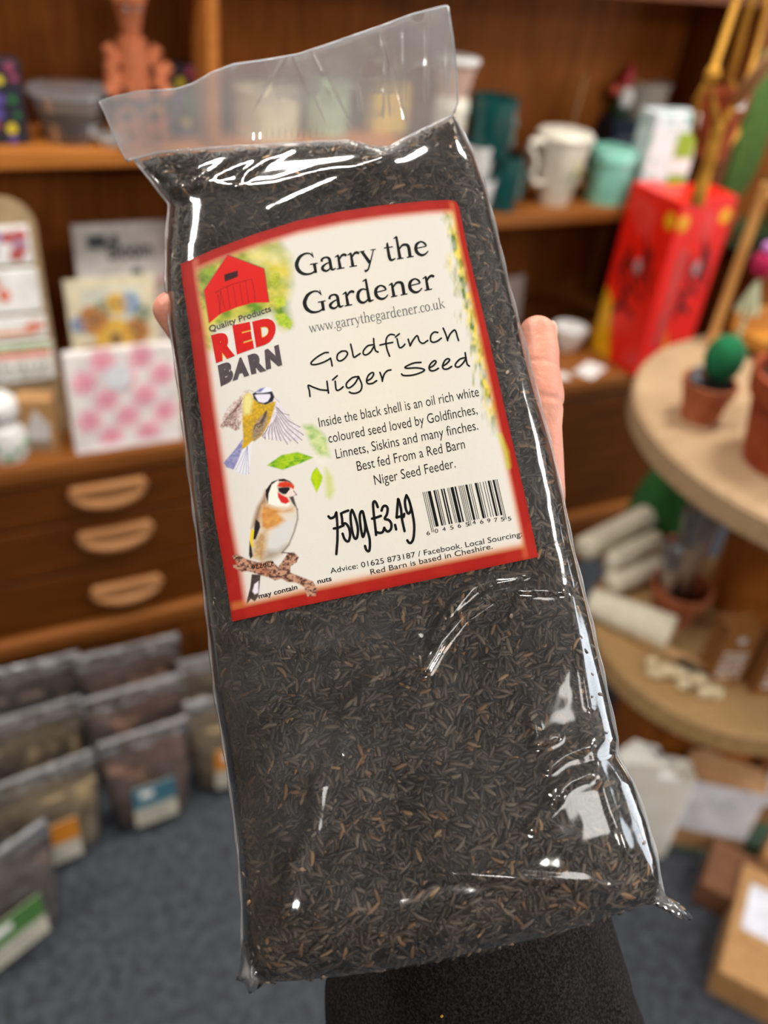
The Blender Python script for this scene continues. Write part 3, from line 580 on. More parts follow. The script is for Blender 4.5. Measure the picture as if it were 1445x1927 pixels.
# wooden display stand on the table
PINE = M('pine', (208, 156, 92), .5, (176, 120, 58), 6, (20, 20, 2)); GOLD = M('golden_pine', (184, 124, 44), .5, (168, 108, 34), 6, (2, 20, 20))
pa = at(1336, 648, z=TZ); 
t = thing('display_stand', 'pine easel stand with golden tray standing on the reel table', 'display stand', pa)
tp = at(1443, 345, y=pa.y) - pa
MB().tube([(0, 0, 0), tp], .012, 4).build('post', PINE, t)
b = MB(); d = Vector((.19, .01, 0)); b.tube([tp*.93, tp*.93 + Vector((.2, 0, .0))], .009, 4); b.build('crossbar', PINE, t)
MB().tube([Vector((.22, 0, 0)), tp + Vector((.16, 0, 0))], .012, 4).build('post', PINE, t)
b = MB(); b.box(.135, -.055, .012, .2, .11, .012, k=0); b.box(.135, -.11, .022, .2, .01, .035); b.box(.135, 0.0, .035, .2, .01, .06); b.box(.04, -.055, .022, .01, .11, .035); b.build('tray', GOLD, t, bevel=.001)

# plants and knitted things behind the reel table
def leafy(p, h, n, rad, lb, mt, seed, cat='plant', name='leafy_plant', lf=(.028, .016)):
    t = thing(name, lb, cat, p); r = random.Random(seed); b = MB(); s = MB()
    MB().lathe([(0, 0), (rad*.55, 0), (rad*.7, h*.28), (rad*.6, h*.28), (0, h*.26)], 24).build('pot', M('black_pot', (34, 38, 34), .6), t, smooth='auto')
    for j in range(n):
        a = r.uniform(0, 6.28); q = rad*math.sqrt(r.random()); z = h*r.uniform(.3, 1); x, y = q*math.cos(a), q*math.sin(a)
        T = Matrix.Translation((x, y, z)) @ Matrix.Rotation(a, 4, 'Z') @ Matrix.Rotation(r.uniform(-.9, .9), 4, 'Y') @ Matrix.Rotation(r.uniform(-.6, .6), 4, 'X')
        L_, w_ = lf[0]*r.uniform(.7, 1.5), lf[1]*r.uniform(.7, 1.4)
        b.add([(-L_, 0, 0), (-L_*.3, -w_, .004), (L_*.4, -w_*.8, .003), (L_, 0, -.006), (L_*.4, w_*.8, .003), (-L_*.3, w_, .004), (0, 0, -.004)], [(0, 1, 6), (1, 2, 6), (2, 3, 6), (3, 4, 6), (4, 5, 6), (5, 0, 6)])
        if j % 5 == 0: s.tube([(0, 0, h*.26), (x*.5, y*.5, z*.7), (x, y, z)], .003, 5)
    b.build('foliage', mt, t); s.build('stems', M('stem_green', (60, 84, 40), .8), t); return t
def knit_cactus(p, r, h, lb, mt, base=None):
    t = thing('knitted_cactus', lb, 'ornament', p); 
    MB().lathe([(0, 0), (r*.7, 0), (r*.85, h*.22), (r*.75, h*.22), (0, h*.2)], 28).build('pot', TERRA2, t, smooth='auto')
    MB().ell((0, 0, h*.6), (r, r, h*.42), rib=.06, nrib=11, seg=44).build('body', mt, t, smooth=True); return t
def on_plinth(px, y, ztop, lb, r=.09):
    """low dark plant plinth standing on the floor"""
    t = thing('plant_plinth', lb, 'plinth', (px, y, 0)); MB().box(0, 0, ztop/2, .34, .23, ztop).build('column', W3, t, bevel=.004)
    MB().box(0, 0, ztop + .008, .36, .245, .016).build('top', W1, t, bevel=.002); return Vector((px, y, ztop + .0165))
def zt(px, py, y): return at(px, py, y=y).z
PLX = at(1425, 600, y=1.64)
pl = on_plinth(max(PLX.x, 1.905), 1.66, .80, 'dark plinth behind the red cartons carrying the knitted plants')
def plant_at(px, py, y): q = at(px, py, y=y); return Vector((max(q.x, 1.77), y, pl.z)), q.z - pl.z
q, h_ = plant_at(1380, 215, 1.66); knit_cactus(q, .055, h_, 'dark green knitted cactus behind the golden tassel', GN3)
q, h_ = plant_at(1432, 100, 1.64); knit_cactus(q, .070, h_, 'tall moss green knitted cactus at the top right edge', GN4)
q, h_ = plant_at(1425, 430, 1.57); leafy(q, h_ + .02, 300, .09, 'leafy green plant behind the post of the display stand', GN2, 4)
q, h_ = plant_at(1500, 330, 1.57); leafy(q, h_, 300, .10, 'bushy green plant at the right edge behind the magenta bloom', GN2, 5)
q = at(1438, 497, y=1.24); zb = TZ + .001; q2 = at(1425, 640, y=1.0)
q = at(1438, 497, y=.98)
t = thing('pompom_flower', 'magenta pompom flower on a pale stalk at the right edge', 'flower', (q.x, q.y, zb))
zz2 = q.z - zb
MB().ell((0, 0, zz2), (.022, .022, .024), rib=.05).build('bloom', M('magenta', (172, 10, 70), .9), t, smooth=True); MB().ell((.003, 0, zz2 + .026), (.016, .016, .012)).build('bloom_top', M('lilac', (190, 120, 190), .9), t, smooth=True)
MB().tube([(0, 0, 0), (0, 0, zz2 - .02)], .004, 6).build('stalk', M('pale_stalk', (196, 200, 166), .8), t, smooth=True)
b = MB()
for j in range(8): b.tube([(0, 0, zz2 - .03), (.018*math.cos(j*.8), .018*math.sin(j*.8), zz2 - .085)], .004, 5)
b.build('tassel', MATS['pale_stalk'], t)
q = at(1285, 905, z=.30); p = at(1275, 905, y=1.13); p.z = 0
knit_cactus(p, .085, zt(1275, 862, 1.13), 'green knitted cactus on the floor seen between the two tiers of the reel table', M('knit_mid', (44, 104, 44), .95, (34, 88, 34), 60, None, .003, 60))

# golden macrame hanger and its pot
MAC = M('golden_cord', (206, 150, 44), .85, (186, 130, 32), 200, None, .002, 400)
y0 = 1.18; pb = at(1334, 294, y=y0); pr = .037
t = thing('flowerpot', 'terracotta pot with white price label hanging in the golden cords', 'plant pot', pb)
hp = .105; MB().lathe([(0, 0), (pr*.72, 0), (pr*.93, hp*.7), (pr, hp*.71), (pr*1.04, hp), (pr*.94, hp), (pr*.7, hp*.1), (0, hp*.1)], 36).build('pot', TERRA2, t, smooth='auto')
MB().box(-.004, -pr*.99, hp*.86, .020, .004, .014).build('price_label', WHITE, t)
t = thing('macrame_hanger', 'golden yellow knotted cord plant hanger holding a terracotta pot', 'plant hanger', pb)
def L3(px, py, dy=0): return at(px, py, y=y0 + dy) - pb
kn = L3(1350, 245, -.062)
b = MB()
paths = [[(1400, -60, -.0), (1383, 10, 0), (1340, 138, -.055), (1342, 200, -.066), (1350, 245, -.064)], [(1425, -60, .01), (1412, 10, .01), (1372, 150, .04), (1385, 180, .05), (1388, 250, .05), (1350, 300, 0)], [(1445, -40, 0), (1440, 20, 0), (1412, 140, -.02), (1385, 195, -.06), (1350, 245, -.064)], [(1340, 138, -.055), (1312, 190, -.02), (1306, 245, .02), (1330, 300, 0)]]
for j, pt in enumerate(paths):
    ps = [L3(*q) for q in pt]; o = MB().tube(ps, .0058, 8); o.build('cord', MAC, t, smooth=True)
MB().ell(tuple(kn), (.010, .010, .013)).build('knot', MAC, t, smooth=True); MB().ell(tuple(L3(1341, 140, -.055)), (.012, .011, .014)).build('knot', MAC, t, smooth=True)
MB().tube([kn, L3(1335, 300, -.035), L3(1322, 345, -.03), L3(1310, 385, -.03)], [.009, .010, .0115, .013], 10).build('tassel', MAC, t, smooth=True)
qq = at(1470, 60, y=1.0); pz = at(1385, 190, y=1.1)
o = MB(); o.tube([at(1500, 60, y=1.02), at(1440, 122, y=1.06), at(1386, 190, y=1.115)], .011, 8); o = o.build('cord', M('beige_cord', (196, 150, 104), .85), smooth=True); tag(o, 'thicker beige cord slanting in from the right edge to the golden hanger', 'cord')

# lower tier: felt rolls, scoop, pot of brushes, wool balls, display cartons
FELT = M('cream_felt', (226, 218, 196), .85, (214, 204, 178), 60, None, .0006, 300)
def roll(a, c, r, lb, lift):
    A_ = at(*a, z=LZ + lift); B_ = at(*c, z=LZ + lift); d = (B_ - A_); n = 10
    t = thing('felt_roll', lb, 'roll', A_ - Vector((0, 0, r)), group=None)
    pts = [d*(k/n) + Vector((0, 0, r)) for k in range(n + 1)]
    MB().tube([Vector((0, 0, r)) - d.normalized()*.006] + pts + [d + d.normalized()*.006 + Vector((0, 0, r))], [r*.6] + [r]*(n + 1) + [r*.6], 16).build('roll', FELT, t, smooth=True); return t
roll((1100, 1032), (1215, 972), .026, 'top cream felt roll leaning across the lower tier behind the others', .095)
roll((1146, 1058), (1235, 1018), .024, 'middle cream felt roll between the upper and lower rolls', .062)
roll((1150, 1098), (1240, 1066), .025, 'lowest cream felt roll beside the terracotta pot of brushes', .026)
p = at(1262, 1160, z=LZ); PP = p
t = pot(p, .038, .058, .085, 'terracotta pot of wrapped wooden brushes on the lower tier', soil=False)
CEL = film('cellophane', .08, .22, 2.8, .15, .006, 40)
for j, (dx, dy, ln, lean) in enumerate(((-.022, -.004, .20, -.26), (-.006, -.016, .29, -.20), (.012, -.008, .285, -.13), (.024, .006, .27, -.06))):
    tt = thing('wooden_brush', ('leftmost shorter wooden brush', 'wooden brush second from the left', 'wooden brush second from the right', 'rightmost wooden brush')[j] + ' in clear wrap in the terracotta pot', 'brush', p + Vector((dx, dy, .010)), ry=lean)
    MB().tube([(0, 0, 0), (0, 0, ln*.68)], .007, 8).build('handle', PINE, tt, smooth=True); MB().box(0, 0, ln*.78, .020, .014, ln*.2).build('head', M('black_bristle', (40, 38, 44), .8), tt, bevel=.004)
    MB().tube([(0, 0, .03), (0, 0, ln*.6), (0, 0, ln*.95), (0, 0, ln*1.08)], [.010, .017, .022, .014], 10).build('wrap', CEL, tt, smooth=True)
a = at(1112, 1132, z=LZ + .03); c = at(1262, 1196, z=LZ + .03); d = c - a
t = thing('felt_roll', 'large white felt roll with an open tan end in front of the brush pot', 'roll', a - Vector((0, 0, .03)))
MB().tube([Vector((0, 0, .03)) - d*.03, Vector((0, 0, .03)), d*.5 + Vector((0, 0, .031)), d + Vector((0, 0, .034))], [.02, .029, .034, .036], 20).build('roll', FELT, t, smooth='auto'); MB().tube([d*1.0 + Vector((0, 0, .034)), d*1.02 + Vector((0, 0, .034))], [.028, .026], 16).build('end', M('tan_core', (196, 160, 116), .8), t)
a = at(1200, 1196, z=LZ + .012); c = at(1368, 1282, z=LZ + .012); d = c - a
t = thing('wooden_scoop', 'long pale wooden scoop with a black clip lying before the white roll', 'scoop', a - Vector((0, 0, .012)))
MB().tube([Vector((0, 0, .012)), d*.3 + Vector((0, 0, .014)), d + Vector((0, 0, .014))], [.016, .013, .011], 10, flat=.55).build('handle', M('pale_beech', (206, 162, 112), .6), t, smooth=True); s_ = d.cross(Vector((0, 0, 1))).normalized()*.012
MB().tube([d*.5 + Vector((0, 0, .012)) + s_, d*.82 + Vector((0, 0, .012)) + s_], .009, 8).build('clip', INK, t, smooth=True)
r = random.Random(6)
for j in range(16):
    f = j/15; px = 1222 + 132*f + r.uniform(-8, 8); py = 1256 + 44*f + r.uniform(-13, 13); rr = r.uniform(.008, .014); q = at(px, py, z=LZ + rr)
    o = MB().ell((0, 0, 0), (rr*1.2, rr, rr), seg=12, rings=8, rib=.1, nrib=5).build('wool_ball', M('wool', (222, 204, 168), .95, (206, 184, 144), 80, None, .003, 200), smooth=True); o.location = q
    tag(o, 'small cream wool ball in the heap at the front of the lower tier', 'wool ball', 'wool balls heaped on the lower tier')
def kraft_box(p, w_, d_, h_, rz, lb, mt=KRAFT2, lean=0, rows=5, seed=1, name='display_carton', spot=True):
    t = thing(name, lb, 'carton', p, rz=rz, rx=lean); MB().box(0, 0, h_/2, w_, d_, h_).build('carton', mt, t, bevel=.002)
    b = MB(); scribble(b, -w_*.36, w_*.36, h_*.12, h_*.62, -d_/2 - .0005, rows, seed, fill=.45)
    if spot: b.lathe([(0, 0), (w_*.11, 0), (w_*.11, .001), (0, .001)], 16, Matrix.Translation((0, -d_/2 - .0002, h_*.82)) @ Matrix.Rotation(PI/2, 4, 'X'))
    b.build('white_lettering', WHITE, t); return t
kraft_box(at(1350, 1268, z=LZ), .066, .05, .135, -.35, 'brown display carton with white lettering right of the brush pot', seed=2)
kraft_box(at(1437, 1290, z=LZ), .07, .05, .155, -.35, 'taller brown display carton with white lettering at the right edge of the lower tier', seed=3)

# ---- floor at lower right: paper sacks and cartons
GREEN_MAT = M('green_mat', (70, 100, 78), .9)
PS = M('white_sack', (230, 226, 218), .75, (216, 210, 198), 18, None, .004, 12); PSK = M('kraft_sack', (190, 146, 102), .8, (178, 132, 88), 20, None, .003, 14); CB = M('cocoa_card', (116, 74, 46), .8); LABEL = M('cool_label', (232, 232, 242), .6)
def sack(p, w_, d_, h_, rz, lb, mt, label=None, lean=0, name='paper_sack', seed=1, lz=(.28, .98), peak=0):
    t = thing(name, lb, 'paper sack', p, rz=rz, rx=lean); b = MB(); r = random.Random(seed)
    ns = 9; pts = []
    for f in (0, .25, .5, .72, .88, 1):
        hw, hd = w_/2*(1 - .06*f), d_/2*(1 - .45*f**2)
        ring = []
        for q in range(24):
            a = 2*PI*q/24; e = .35; x = hw*math.copysign(abs(math.cos(a))**e, math.cos(a)); y = hd*math.copysign(abs(math.sin(a))**e, math.sin(a))
            z = h_*f + (.02*math.sin(3*x/w_*2 + seed) + r.uniform(-.006, .006) - peak*abs(x/w_ + .25) if f == 1 else 0)
            ring.append((x + r.uniform(-.002, .002), y + r.uniform(-.003, .003)*f, z))
        pts.append(ring)
    vs = [v for rg in pts for v in rg]; fs = []
    for j in range(5):
        for q in range(24): fs.append((j*24 + q, j*24 + (q + 1) % 24, (j + 1)*24 + (q + 1) % 24, (j + 1)*24 + q))
    fs.append(tuple(range(24))[::-1]); fs.append(tuple(5*24 + q for q in range(24))); b.add(vs, fs); b.build('sack', mt, t, smooth='auto')
    if label:
        z0, z1 = lz; l = MB().box(0, 0, h_*(z0 + z1)/2, w_*.82, .0015, h_*(z1 - z0)*.96, Matrix.Translation((0, -d_*.5 - .004, 0)) @ Matrix.Rotation(-.05, 4, 'X')).build('label', label, t)
        b = MB(); scribble(b, -w_*.2, w_*.14, h_*(z0 + (z1 - z0)*.5), h_*(z0 + (z1 - z0)*.75), -.0012, 3, seed, Matrix.Translation((0, -d_*.5 - .004, 0)) @ Matrix.Rotation(-.05, 4, 'X'), fill=.35); b.build('label_text', M('faint_print', (176, 178, 190), .7), l)
    return t
p = at(1205, 1612, z=0); p.z = .0; sack(p + Vector((.0, .05, 0)), .155, .085, .255, -.55, 'tall plain white paper sack standing left of the kraft sacks', PS, seed=2, peak=.09)
p = at(1345, 1600, z=0); sack(p + Vector((.0, .05, 0)), .165, .095, .20, -.62, 'kraft paper sack with a big white label between the white sack and the edge', PSK, LABEL, seed=3)
p = at(1470, 1560, z=0); sack(p + Vector((.02, .05, 0)), .15, .095, .20, -.6, 'kraft paper sack with white label cut by the right edge', PSK, LABEL, seed=4)
o = MB().box(0, 0, .004, .34, .16, .008).build('mat', GREEN_MAT, bevel=.002); q = at(1320, 1612, z=0); o.location = q + Vector((.07, .06, -.0075 + .0005)); o.rotation_euler = (0, 0, -.6); tag(o, 'thin green mat strip under the paper sacks', 'mat')
def carton(p, w_, d_, h_, rz, lb, mt, lab=None, name='carton'):
    t = thing(name, lb, 'carton', p, rz=rz); MB().box(0, 0, h_/2, w_, d_, h_).build('carton', mt, t, bevel=.004)
    if lab == 'top': MB().box(w_*.12, d_*.02, h_ + .0006, w_*.42, d_*.62, .0012).build('label', LABEL, t); MB().box(-w_*.2, 0, h_ + .0004, .001, d_, .0008).build('flap_line', KRAFT2, t)
    if lab == 'print': b = MB(); scribble(b, -w_*.35, w_*.35, h_*.2, h_*.7, -d_/2 - .0006, 4, 5); b.build('print', GREY, t)
    return t
p = at(1360, 1720, z=0); carton(p + Vector((.035, .035, 0)), .115, .10, .065, .6, 'dark brown carton on the carpet in front of the kraft sacks', CB)
p = at(1452, 1668, z=0); carton(p + Vector((.02, .02, .0)), .10, .07, .10, .5, 'upright golden carton with grey print at the right edge behind the flat carton', KRAFT, 'print')
p = at(1372, 1872, z=0); carton(p + Vector((.095, .045, 0)), .24, .115, .075, .62, 'flat kraft carton with a white label on top, nearest at lower right', KRAFT, 'top')

# ------------------------------------------------------------------ the bag of seed held up in front
LY = np.array([308, 345, 385, 450, 520, 600, 700, 800, 900, 1000, 1100, 1200, 1300, 1400, 1500, 1600, 1700, 1780, 1850.])
LX = np.array([250, 285, 318, 313, 312, 318, 333, 345, 357, 370, 383, 394, 404, 421, 436, 448, 455, 456, 470.])
RY = np.array([222, 250, 288, 345, 405, 475, 565, 660, 758, 857, 957, 1057, 1157, 1257, 1352, 1445, 1545, 1620, 1690.])
RPY = np.array([222, 235, 290, 350, 440, 540, 640, 740, 830, 930, 1020, 1100, 1180, 1270, 1340, 1390, 1420, 1470, 1540, 1620, 1690.])
RPX = np.array([853, 862, 890, 912, 935, 958, 985, 1010, 1035, 1058, 1075, 1095, 1115, 1135, 1150, 1162, 1160, 1190, 1215, 1237, 1247.])
HB = .0150                                     # half thickness of the filled bag
def bow(v): return np.interp(v, [308, 380, 1500, 1850], [10, 0, 0, 33])
SEAM = [(238, 302), (299, 287), (404, 279), (539, 271), (653, 266), (718, 280), (735, 277), (778, 254), (852, 218)]
def seamoff(s, v):
    x = 250 + 603*s; y = np.interp(x, [q[0] for q in SEAM], [q[1] for q in SEAM]); return (y - (308 - 86*s + 40*s*(1 - s)))*np.clip(1 - (v - 308)/85, 0, 1)
def bagxy(s, v):
    lx = np.interp(v, LY, LX); ry = np.interp(v, LY, RY); rx = np.interp(ry, RPY, RPX)
    return lx + (rx - lx)*s, v + (ry - v)*s + bow(v)*4*s*(1 - s) + seamoff(s, v)
def bagsv(px, py):
    v = np.asarray(py, float).copy()
    for _ in range(25):
        lx = np.interp(v, LY, LX); ry = np.interp(v, LY, RY); rx = np.interp(ry, RPY, RPX); s = (px - lx)/(rx - lx)
        v = np.clip(v + .9*(py - (v + (ry - v)*s + bow(v)*4*s*(1 - s) + seamoff(np.clip(s, 0, 1), v))), 308, 1850)
    return s, v
def plane(px, py): return 1/(2.941 + (.17*px + .985*py - 532)*.000575) + HB - .0015
def hprof(s, v):
    x = np.abs(2*s - 1); c = np.sqrt(np.clip(1 - x**7, 0, 1))
    e0 = np.clip((v - 300)/95, 0, 1); e1 = np.clip((1853 - v)/175, 0, 1)
    e = np.sqrt(np.clip(1 - (1 - e0)**2, 0, 1))*np.sqrt(np.clip(1 - (1 - e1)**2.2, 0, 1))
    return HB*c*e
LAB_E = dict(top=[(340, 497), (400, 470), (480, 440), (560, 415), (640, 398), (720, 386), (800, 378), (845, 376), (858, 379), (864, 390)],
             bot=[(437, 1170), (560, 1142), (700, 1113), (870, 1078), (1013, 1048)],
             left=[(340, 497), (343, 530), (357, 620), (372, 740), (390, 870), (405, 980), (425, 1090), (437, 1170)],
             right=[(864, 390), (880, 470), (915, 615), (950, 770), (985, 920), (1013, 1048)])
def resample(pts, n):
    P = np.array(pts, float); d = np.r_[0, np.cumsum(np.linalg.norm(np.diff(P, axis=0), axis=1))]; t = np.linspace(0, d[-1], n)
    return np.c_[np.interp(t, d, P[:, 0]), np.interp(t, d, P[:, 1])]
def inpoly(px, py, poly):
    x, y = np.asarray(px, float), np.asarray(py, float); ins = np.zeros(x.shape, bool); n = len(poly)
    for i in range(n):
        (x0, y0), (x1, y1) = poly[i], poly[(i + 1) % n]
        if y0 == y1: continue
        ins ^= ((y0 > y) != (y1 > y)) & (x < (x1 - x0)*(y - y0)/(y1 - y0) + x0)
    return ins
def segdist(px, py, pts, closed=False):
    d = np.full(np.shape(px), 1e9); n = len(pts)
    for i in range(n if closed else n - 1):
        (x0, y0), (x1, y1) = pts[i], pts[(i + 1) % n]; dx, dy = x1 - x0, y1 - y0; L2 = dx*dx + dy*dy + 1e-9
        t = np.clip(((px - x0)*dx + (py - y0)*dy)/L2, 0, 1); d = np.minimum(d, np.hypot(px - x0 - t*dx, py - y0 - t*dy))
    return d
LABPOLY = [tuple(p) for p in LAB_E['top']] + LAB_E['right'][1:] + LAB_E['bot'][::-1][1:] + LAB_E['left'][::-1][1:-1]
# folds in the film: photo polyline, width px, height mm
CREASE = [([(800, 1262), (830, 1210), (870, 1160), (925, 1122), (975, 1108), (1060, 1112)], 9, 1.3), ([(815, 1205), (850, 1150), (890, 1105), (930, 1086), (985, 1080)], 10, 1.2),
          ([(1002, 1345), (1012, 1400), (1045, 1385)], 9, 1.2), ([(1030, 1448), (1062, 1422), (1112, 1402)], 8, 1.0), ([(1040, 1500), (1075, 1470), (1112, 1455)], 9, 1.0), ([(1000, 1560), (1050, 1500)], 10, .8),
          ([(340, 352), (375, 312), (420, 290), (480, 280), (560, 276)], 6, 1.0), ([(345, 355), (400, 335), (450, 310), (500, 288)], 6, .9), ([(450, 350), (465, 325), (500, 300), (550, 280)], 6, 1.0), ([(320, 352), (400, 345), (460, 352), (520, 345), (600, 322), (690, 308), (720, 296)], 7, 1.1),
          ([(500, 400), (560, 372), (620, 346), (690, 306), (730, 292)], 9, .9), ([(430, 1185), (520, 1215), (640, 1215), (780, 1190)], 22, 1.2), ([(640, 1410), (660, 1330), (720, 1270), (780, 1240)], 16, .9), ([(540, 1720), (555, 1640), (590, 1560), (600, 1480)], 16, 1.0), ([(1120, 1420), (1150, 1520), (1180, 1600)], 12, 1.0), ([(830, 1640), (950, 1650), (1100, 1660), (1200, 1690)], 12, .9), ([(1075, 1120), (1095, 1230), (1110, 1330)], 8, .9)]
def wrinkle(px, py):
    w_ = .0008*noise2(px/150, py/190, 3, 2) + .00016*noise2(px/40, py/55, 9, 2)
    for pts, wd, hm in CREASE:
        d = segdist(px, py, pts); w_ = w_ + hm*.001*np.exp(-(d/wd)**2)
    inside = inpoly(px, py, LABPOLY); dl = segdist(px, py, LABPOLY, True)
    k = np.where(inside, 0, np.clip(dl/28, 0, 1)); return w_*k
def film_depth(px, py, s=None, v=None, wr=True):
    if s is None: s, v = bagsv(px, py)
    h = hprof(s, v); d = plane(px, py) - h
    if wr: d = d - wrinkle(px, py)*np.clip(h/HB*1.3, 0, 1)
    return d
BAGP = at(700, 1800, y=.20)
bag = thing('seed_bag', 'clear plastic bag of black seed with a red bordered white label, held up close', 'bag of seed', (0, 0, 0))
bag_origin = Vector(cp(760., 1750., .30)); bag.location = bag_origin; BO = np.array(bag_origin)
FILM = film('clear_film', .025, .075, 1.7, .085, .00010, 45, hscale=32)
nr, nc = 330, 170
vv = np.linspace(308, 1850, nr); xs = np.linspace(-1, 1, nc); ss = .5 + .5*np.sign(xs)*(1 - (1 - np.abs(xs))**1.5)
SS, VV = np.meshgrid(ss, vv); PX, PY = bagxy(SS, VV)
FRONT = cp(PX, PY, film_depth(PX, PY, SS, VV)) - BO
hb = hprof(SS, VV); BACK = cp(PX, PY, plane(PX, PY) + hb*.9 + .0006*noise2(PX/90, PY/110, 21, 2)*(hb/HB)) - BO
V = np.r_[FRONT.reshape(-1, 3), BACK.reshape(-1, 3)]
Fq = np.r_[gridfaces(nr, nc, 0, True), gridfaces(nr, nc, nr*nc)]
npmesh('film', V, Fq, FILM, bag)
for sv in (0., 1.):
    b = MB(); q_ = np.linspace(312, 1846, 150); ex, ey = bagxy(np.full(150, sv), q_); b.tube([tuple(v) for v in (cp(ex, ey, plane(ex, ey) + .0004*np.sin(q_/23)) - BO)], [.0005 + .0004*math.sin(k*.37)**2 for k in range(150)], 6); b.build('side_seam', film('seam_film', .16, .34, 1.2, .22, .0003, 90), bag, smooth=True)
# two corner ears of spare film at the bottom
def ear(pts, name='corner_ear'):
    P = np.array(pts, float); c = P.mean(0); n = 14; b = MB(); ring = resample(list(map(tuple, P)) + [tuple(P[0])], 29)[:-1]
    vs = []; 
    for f in (1, .55):
        for q in ring:
            e = c + (q - c)*f; vs.append(cp(e[0], e[1], plane(e[0], e[1]) - (.0022 if f < 1 else 0) - .0006*math.sin(e[0]*.25)) - BO)
    vs.append(cp(c[0], c[1], plane(c[0], c[1]) - .003) - BO); vs.append(cp(c[0], c[1], plane(c[0], c[1]) + .001) - BO); m_ = len(ring)
    fs = [(j, (j + 1) % m_, m_ + (j + 1) % m_, m_ + j) for j in range(m_)] + [(m_ + j, m_ + (j + 1) % m_, 2*m_) for j in range(m_)] + [((j + 1) % m_, j, 2*m_ + 1) for j in range(m_)]
    b.add(vs, fs); b.build(name, FILM2, bag, smooth=True)
FILM2 = film('doubled_film', .10, .24, 2.2, .07, .0003, 70, hscale=45)
ear([(1228, 1640), (1250, 1684), (1280, 1700), (1300, 1722), (1307, 1731), (1292, 1733), (1262, 1720), (1236, 1706), (1215, 1690)])
ear([(456, 1765), (452, 1815), (444, 1845), (458, 1848), (470, 1873), (492, 1856), (505, 1836), (520, 1822), (490, 1800)])
# open flap above the weld
nt_, ns_ = 70, 420
top = resample([(187, 191), (215, 182), (260, 172), (330, 168), (362, 158), (400, 136), (440, 121), (500, 113), (560, 103), (640, 76), (720, 48), (780, 26), (843, 10)], ns_)
seam = resample([(238, 302), (299, 287), (404, 279), (539, 271), (653, 266), (718, 280), (735, 277), (778, 254), (852, 218)], ns_)
le = np.array([(238, 302), (228, 284), (212, 250), (200, 219), (187, 191)], float); re_ = np.array([(852, 218), (861, 196), (860, 140), (853, 75), (843, 10)], float)
tt = np.linspace(0, 1, nt_)[:, None]; lcol = resample(le, nt_); rcol = resample(re_, nt_); u_ = np.linspace(0, 1, ns_)[None, :, None]
G = seam[None]*(1 - tt[..., None]) + top[None]*tt[..., None]
lin_l = (seam[0]*(1 - tt) + top[0]*tt); lin_r = (seam[-1]*(1 - tt) + top[-1]*tt)
G = G + (lcol - lin_l)[:, None]*(1 - u_) + (rcol - lin_r)[:, None]*u_
gx, gy = G[..., 0], G[..., 1]; T2 = tt + 0*gx; U2 = u_[..., 0] + 0*gx
ax_ = gx + .16*(gy - 250)*-1                                     # folds run along the lean of the bag
fold = sum(a*np.exp(-((gx - (x0 + (300 - gy)*k))/w_)**2) for x0, k, w_, a in ((735, -.06, 7, .9), (725, .02, 5, -.6), (760, .0, 9, .8), (800, .02, 8, 1.0), (830, .05, 6, .8), (640, -.45, 8, .7), (700, -.5, 7, .7), (590, -.35, 10, .4), (420, .55, 8, .3), (690, -.12, 10, .6)))
weld = np.exp(-((T2 - .12)/.10)**2)*(.00013 + .00012*noise2(gx/30, gy/30, 8, 1))*np.sin(gx/1.9 + 1.2*noise2(gx/50, gy/50, 5, 2))*np.clip((U2 - .05)*4, 0, 1)*np.clip((.72 - U2)*6, 0, 1)
fold = sum(a*np.exp(-((gx - (x0 + (300 - gy)*k))/w_)**2) for x0, k, w_, a in ((735, -.06, 3.2, .9), (722, .02, 3, .6), (760, .0, 3.5, .8), (800, .02, 4, 1.0), (832, .05, 3, .8), (640, -.45, 3.5, .7), (690, -.5, 3, .7), (560, -.35, 3, .5), (430, .55, 3, .5), (690, -.12, 4, .6), (780, -.25, 3, .8)))*.22
wav = (.0022*np.sin(U2*5.5 + .6)*T2 + .0011*fold*np.clip(T2*3, 0, 1)*(1 + 1.2*np.clip((U2 - .5)*4, 0, 1)) + .0007*noise2(gx/50, gy/80, 31, 2)*T2*np.clip((U2 - .35)*2.5, .08, 1))
dd = plane(gx, gy) - wav - weld - .002*T2
A1 = cp(gx, gy, dd) - BO; A2_ = cp(gx, gy, dd + .0006 + .0005*np.abs(noise2(gx/80, gy/50, 41, 1))*T2) - BO
npmesh('header_flap', np.r_[A1.reshape(-1, 3), A2_.reshape(-1, 3)], np.r_[gridfaces(nt_, ns_), gridfaces(nt_, ns_, nt_*ns_, True)], film('flap_film', .17, .24, .75, .10, .00008, 60, hscale=30), bag)
b = MB(); ed_ = np.concatenate([A1[:, 0], A1[-1, 1:], A1[::-1, -1][1:]])[::3]; b.tube([tuple(v) for v in ed_], .00038, 5); b.build('flap_edge', film('edge_film', .3, .45, 2.0, .12), bag, smooth=True)
b = MB(); lp = [cp(x, y, plane(x, y) - .0005) - BO for x, y in resample(list(map(tuple, seam)), 60)]; b.tube(lp, .0007, 6); b.build('weld', film('weld_film', .25, .35, 2.2, .1), bag, smooth=True)

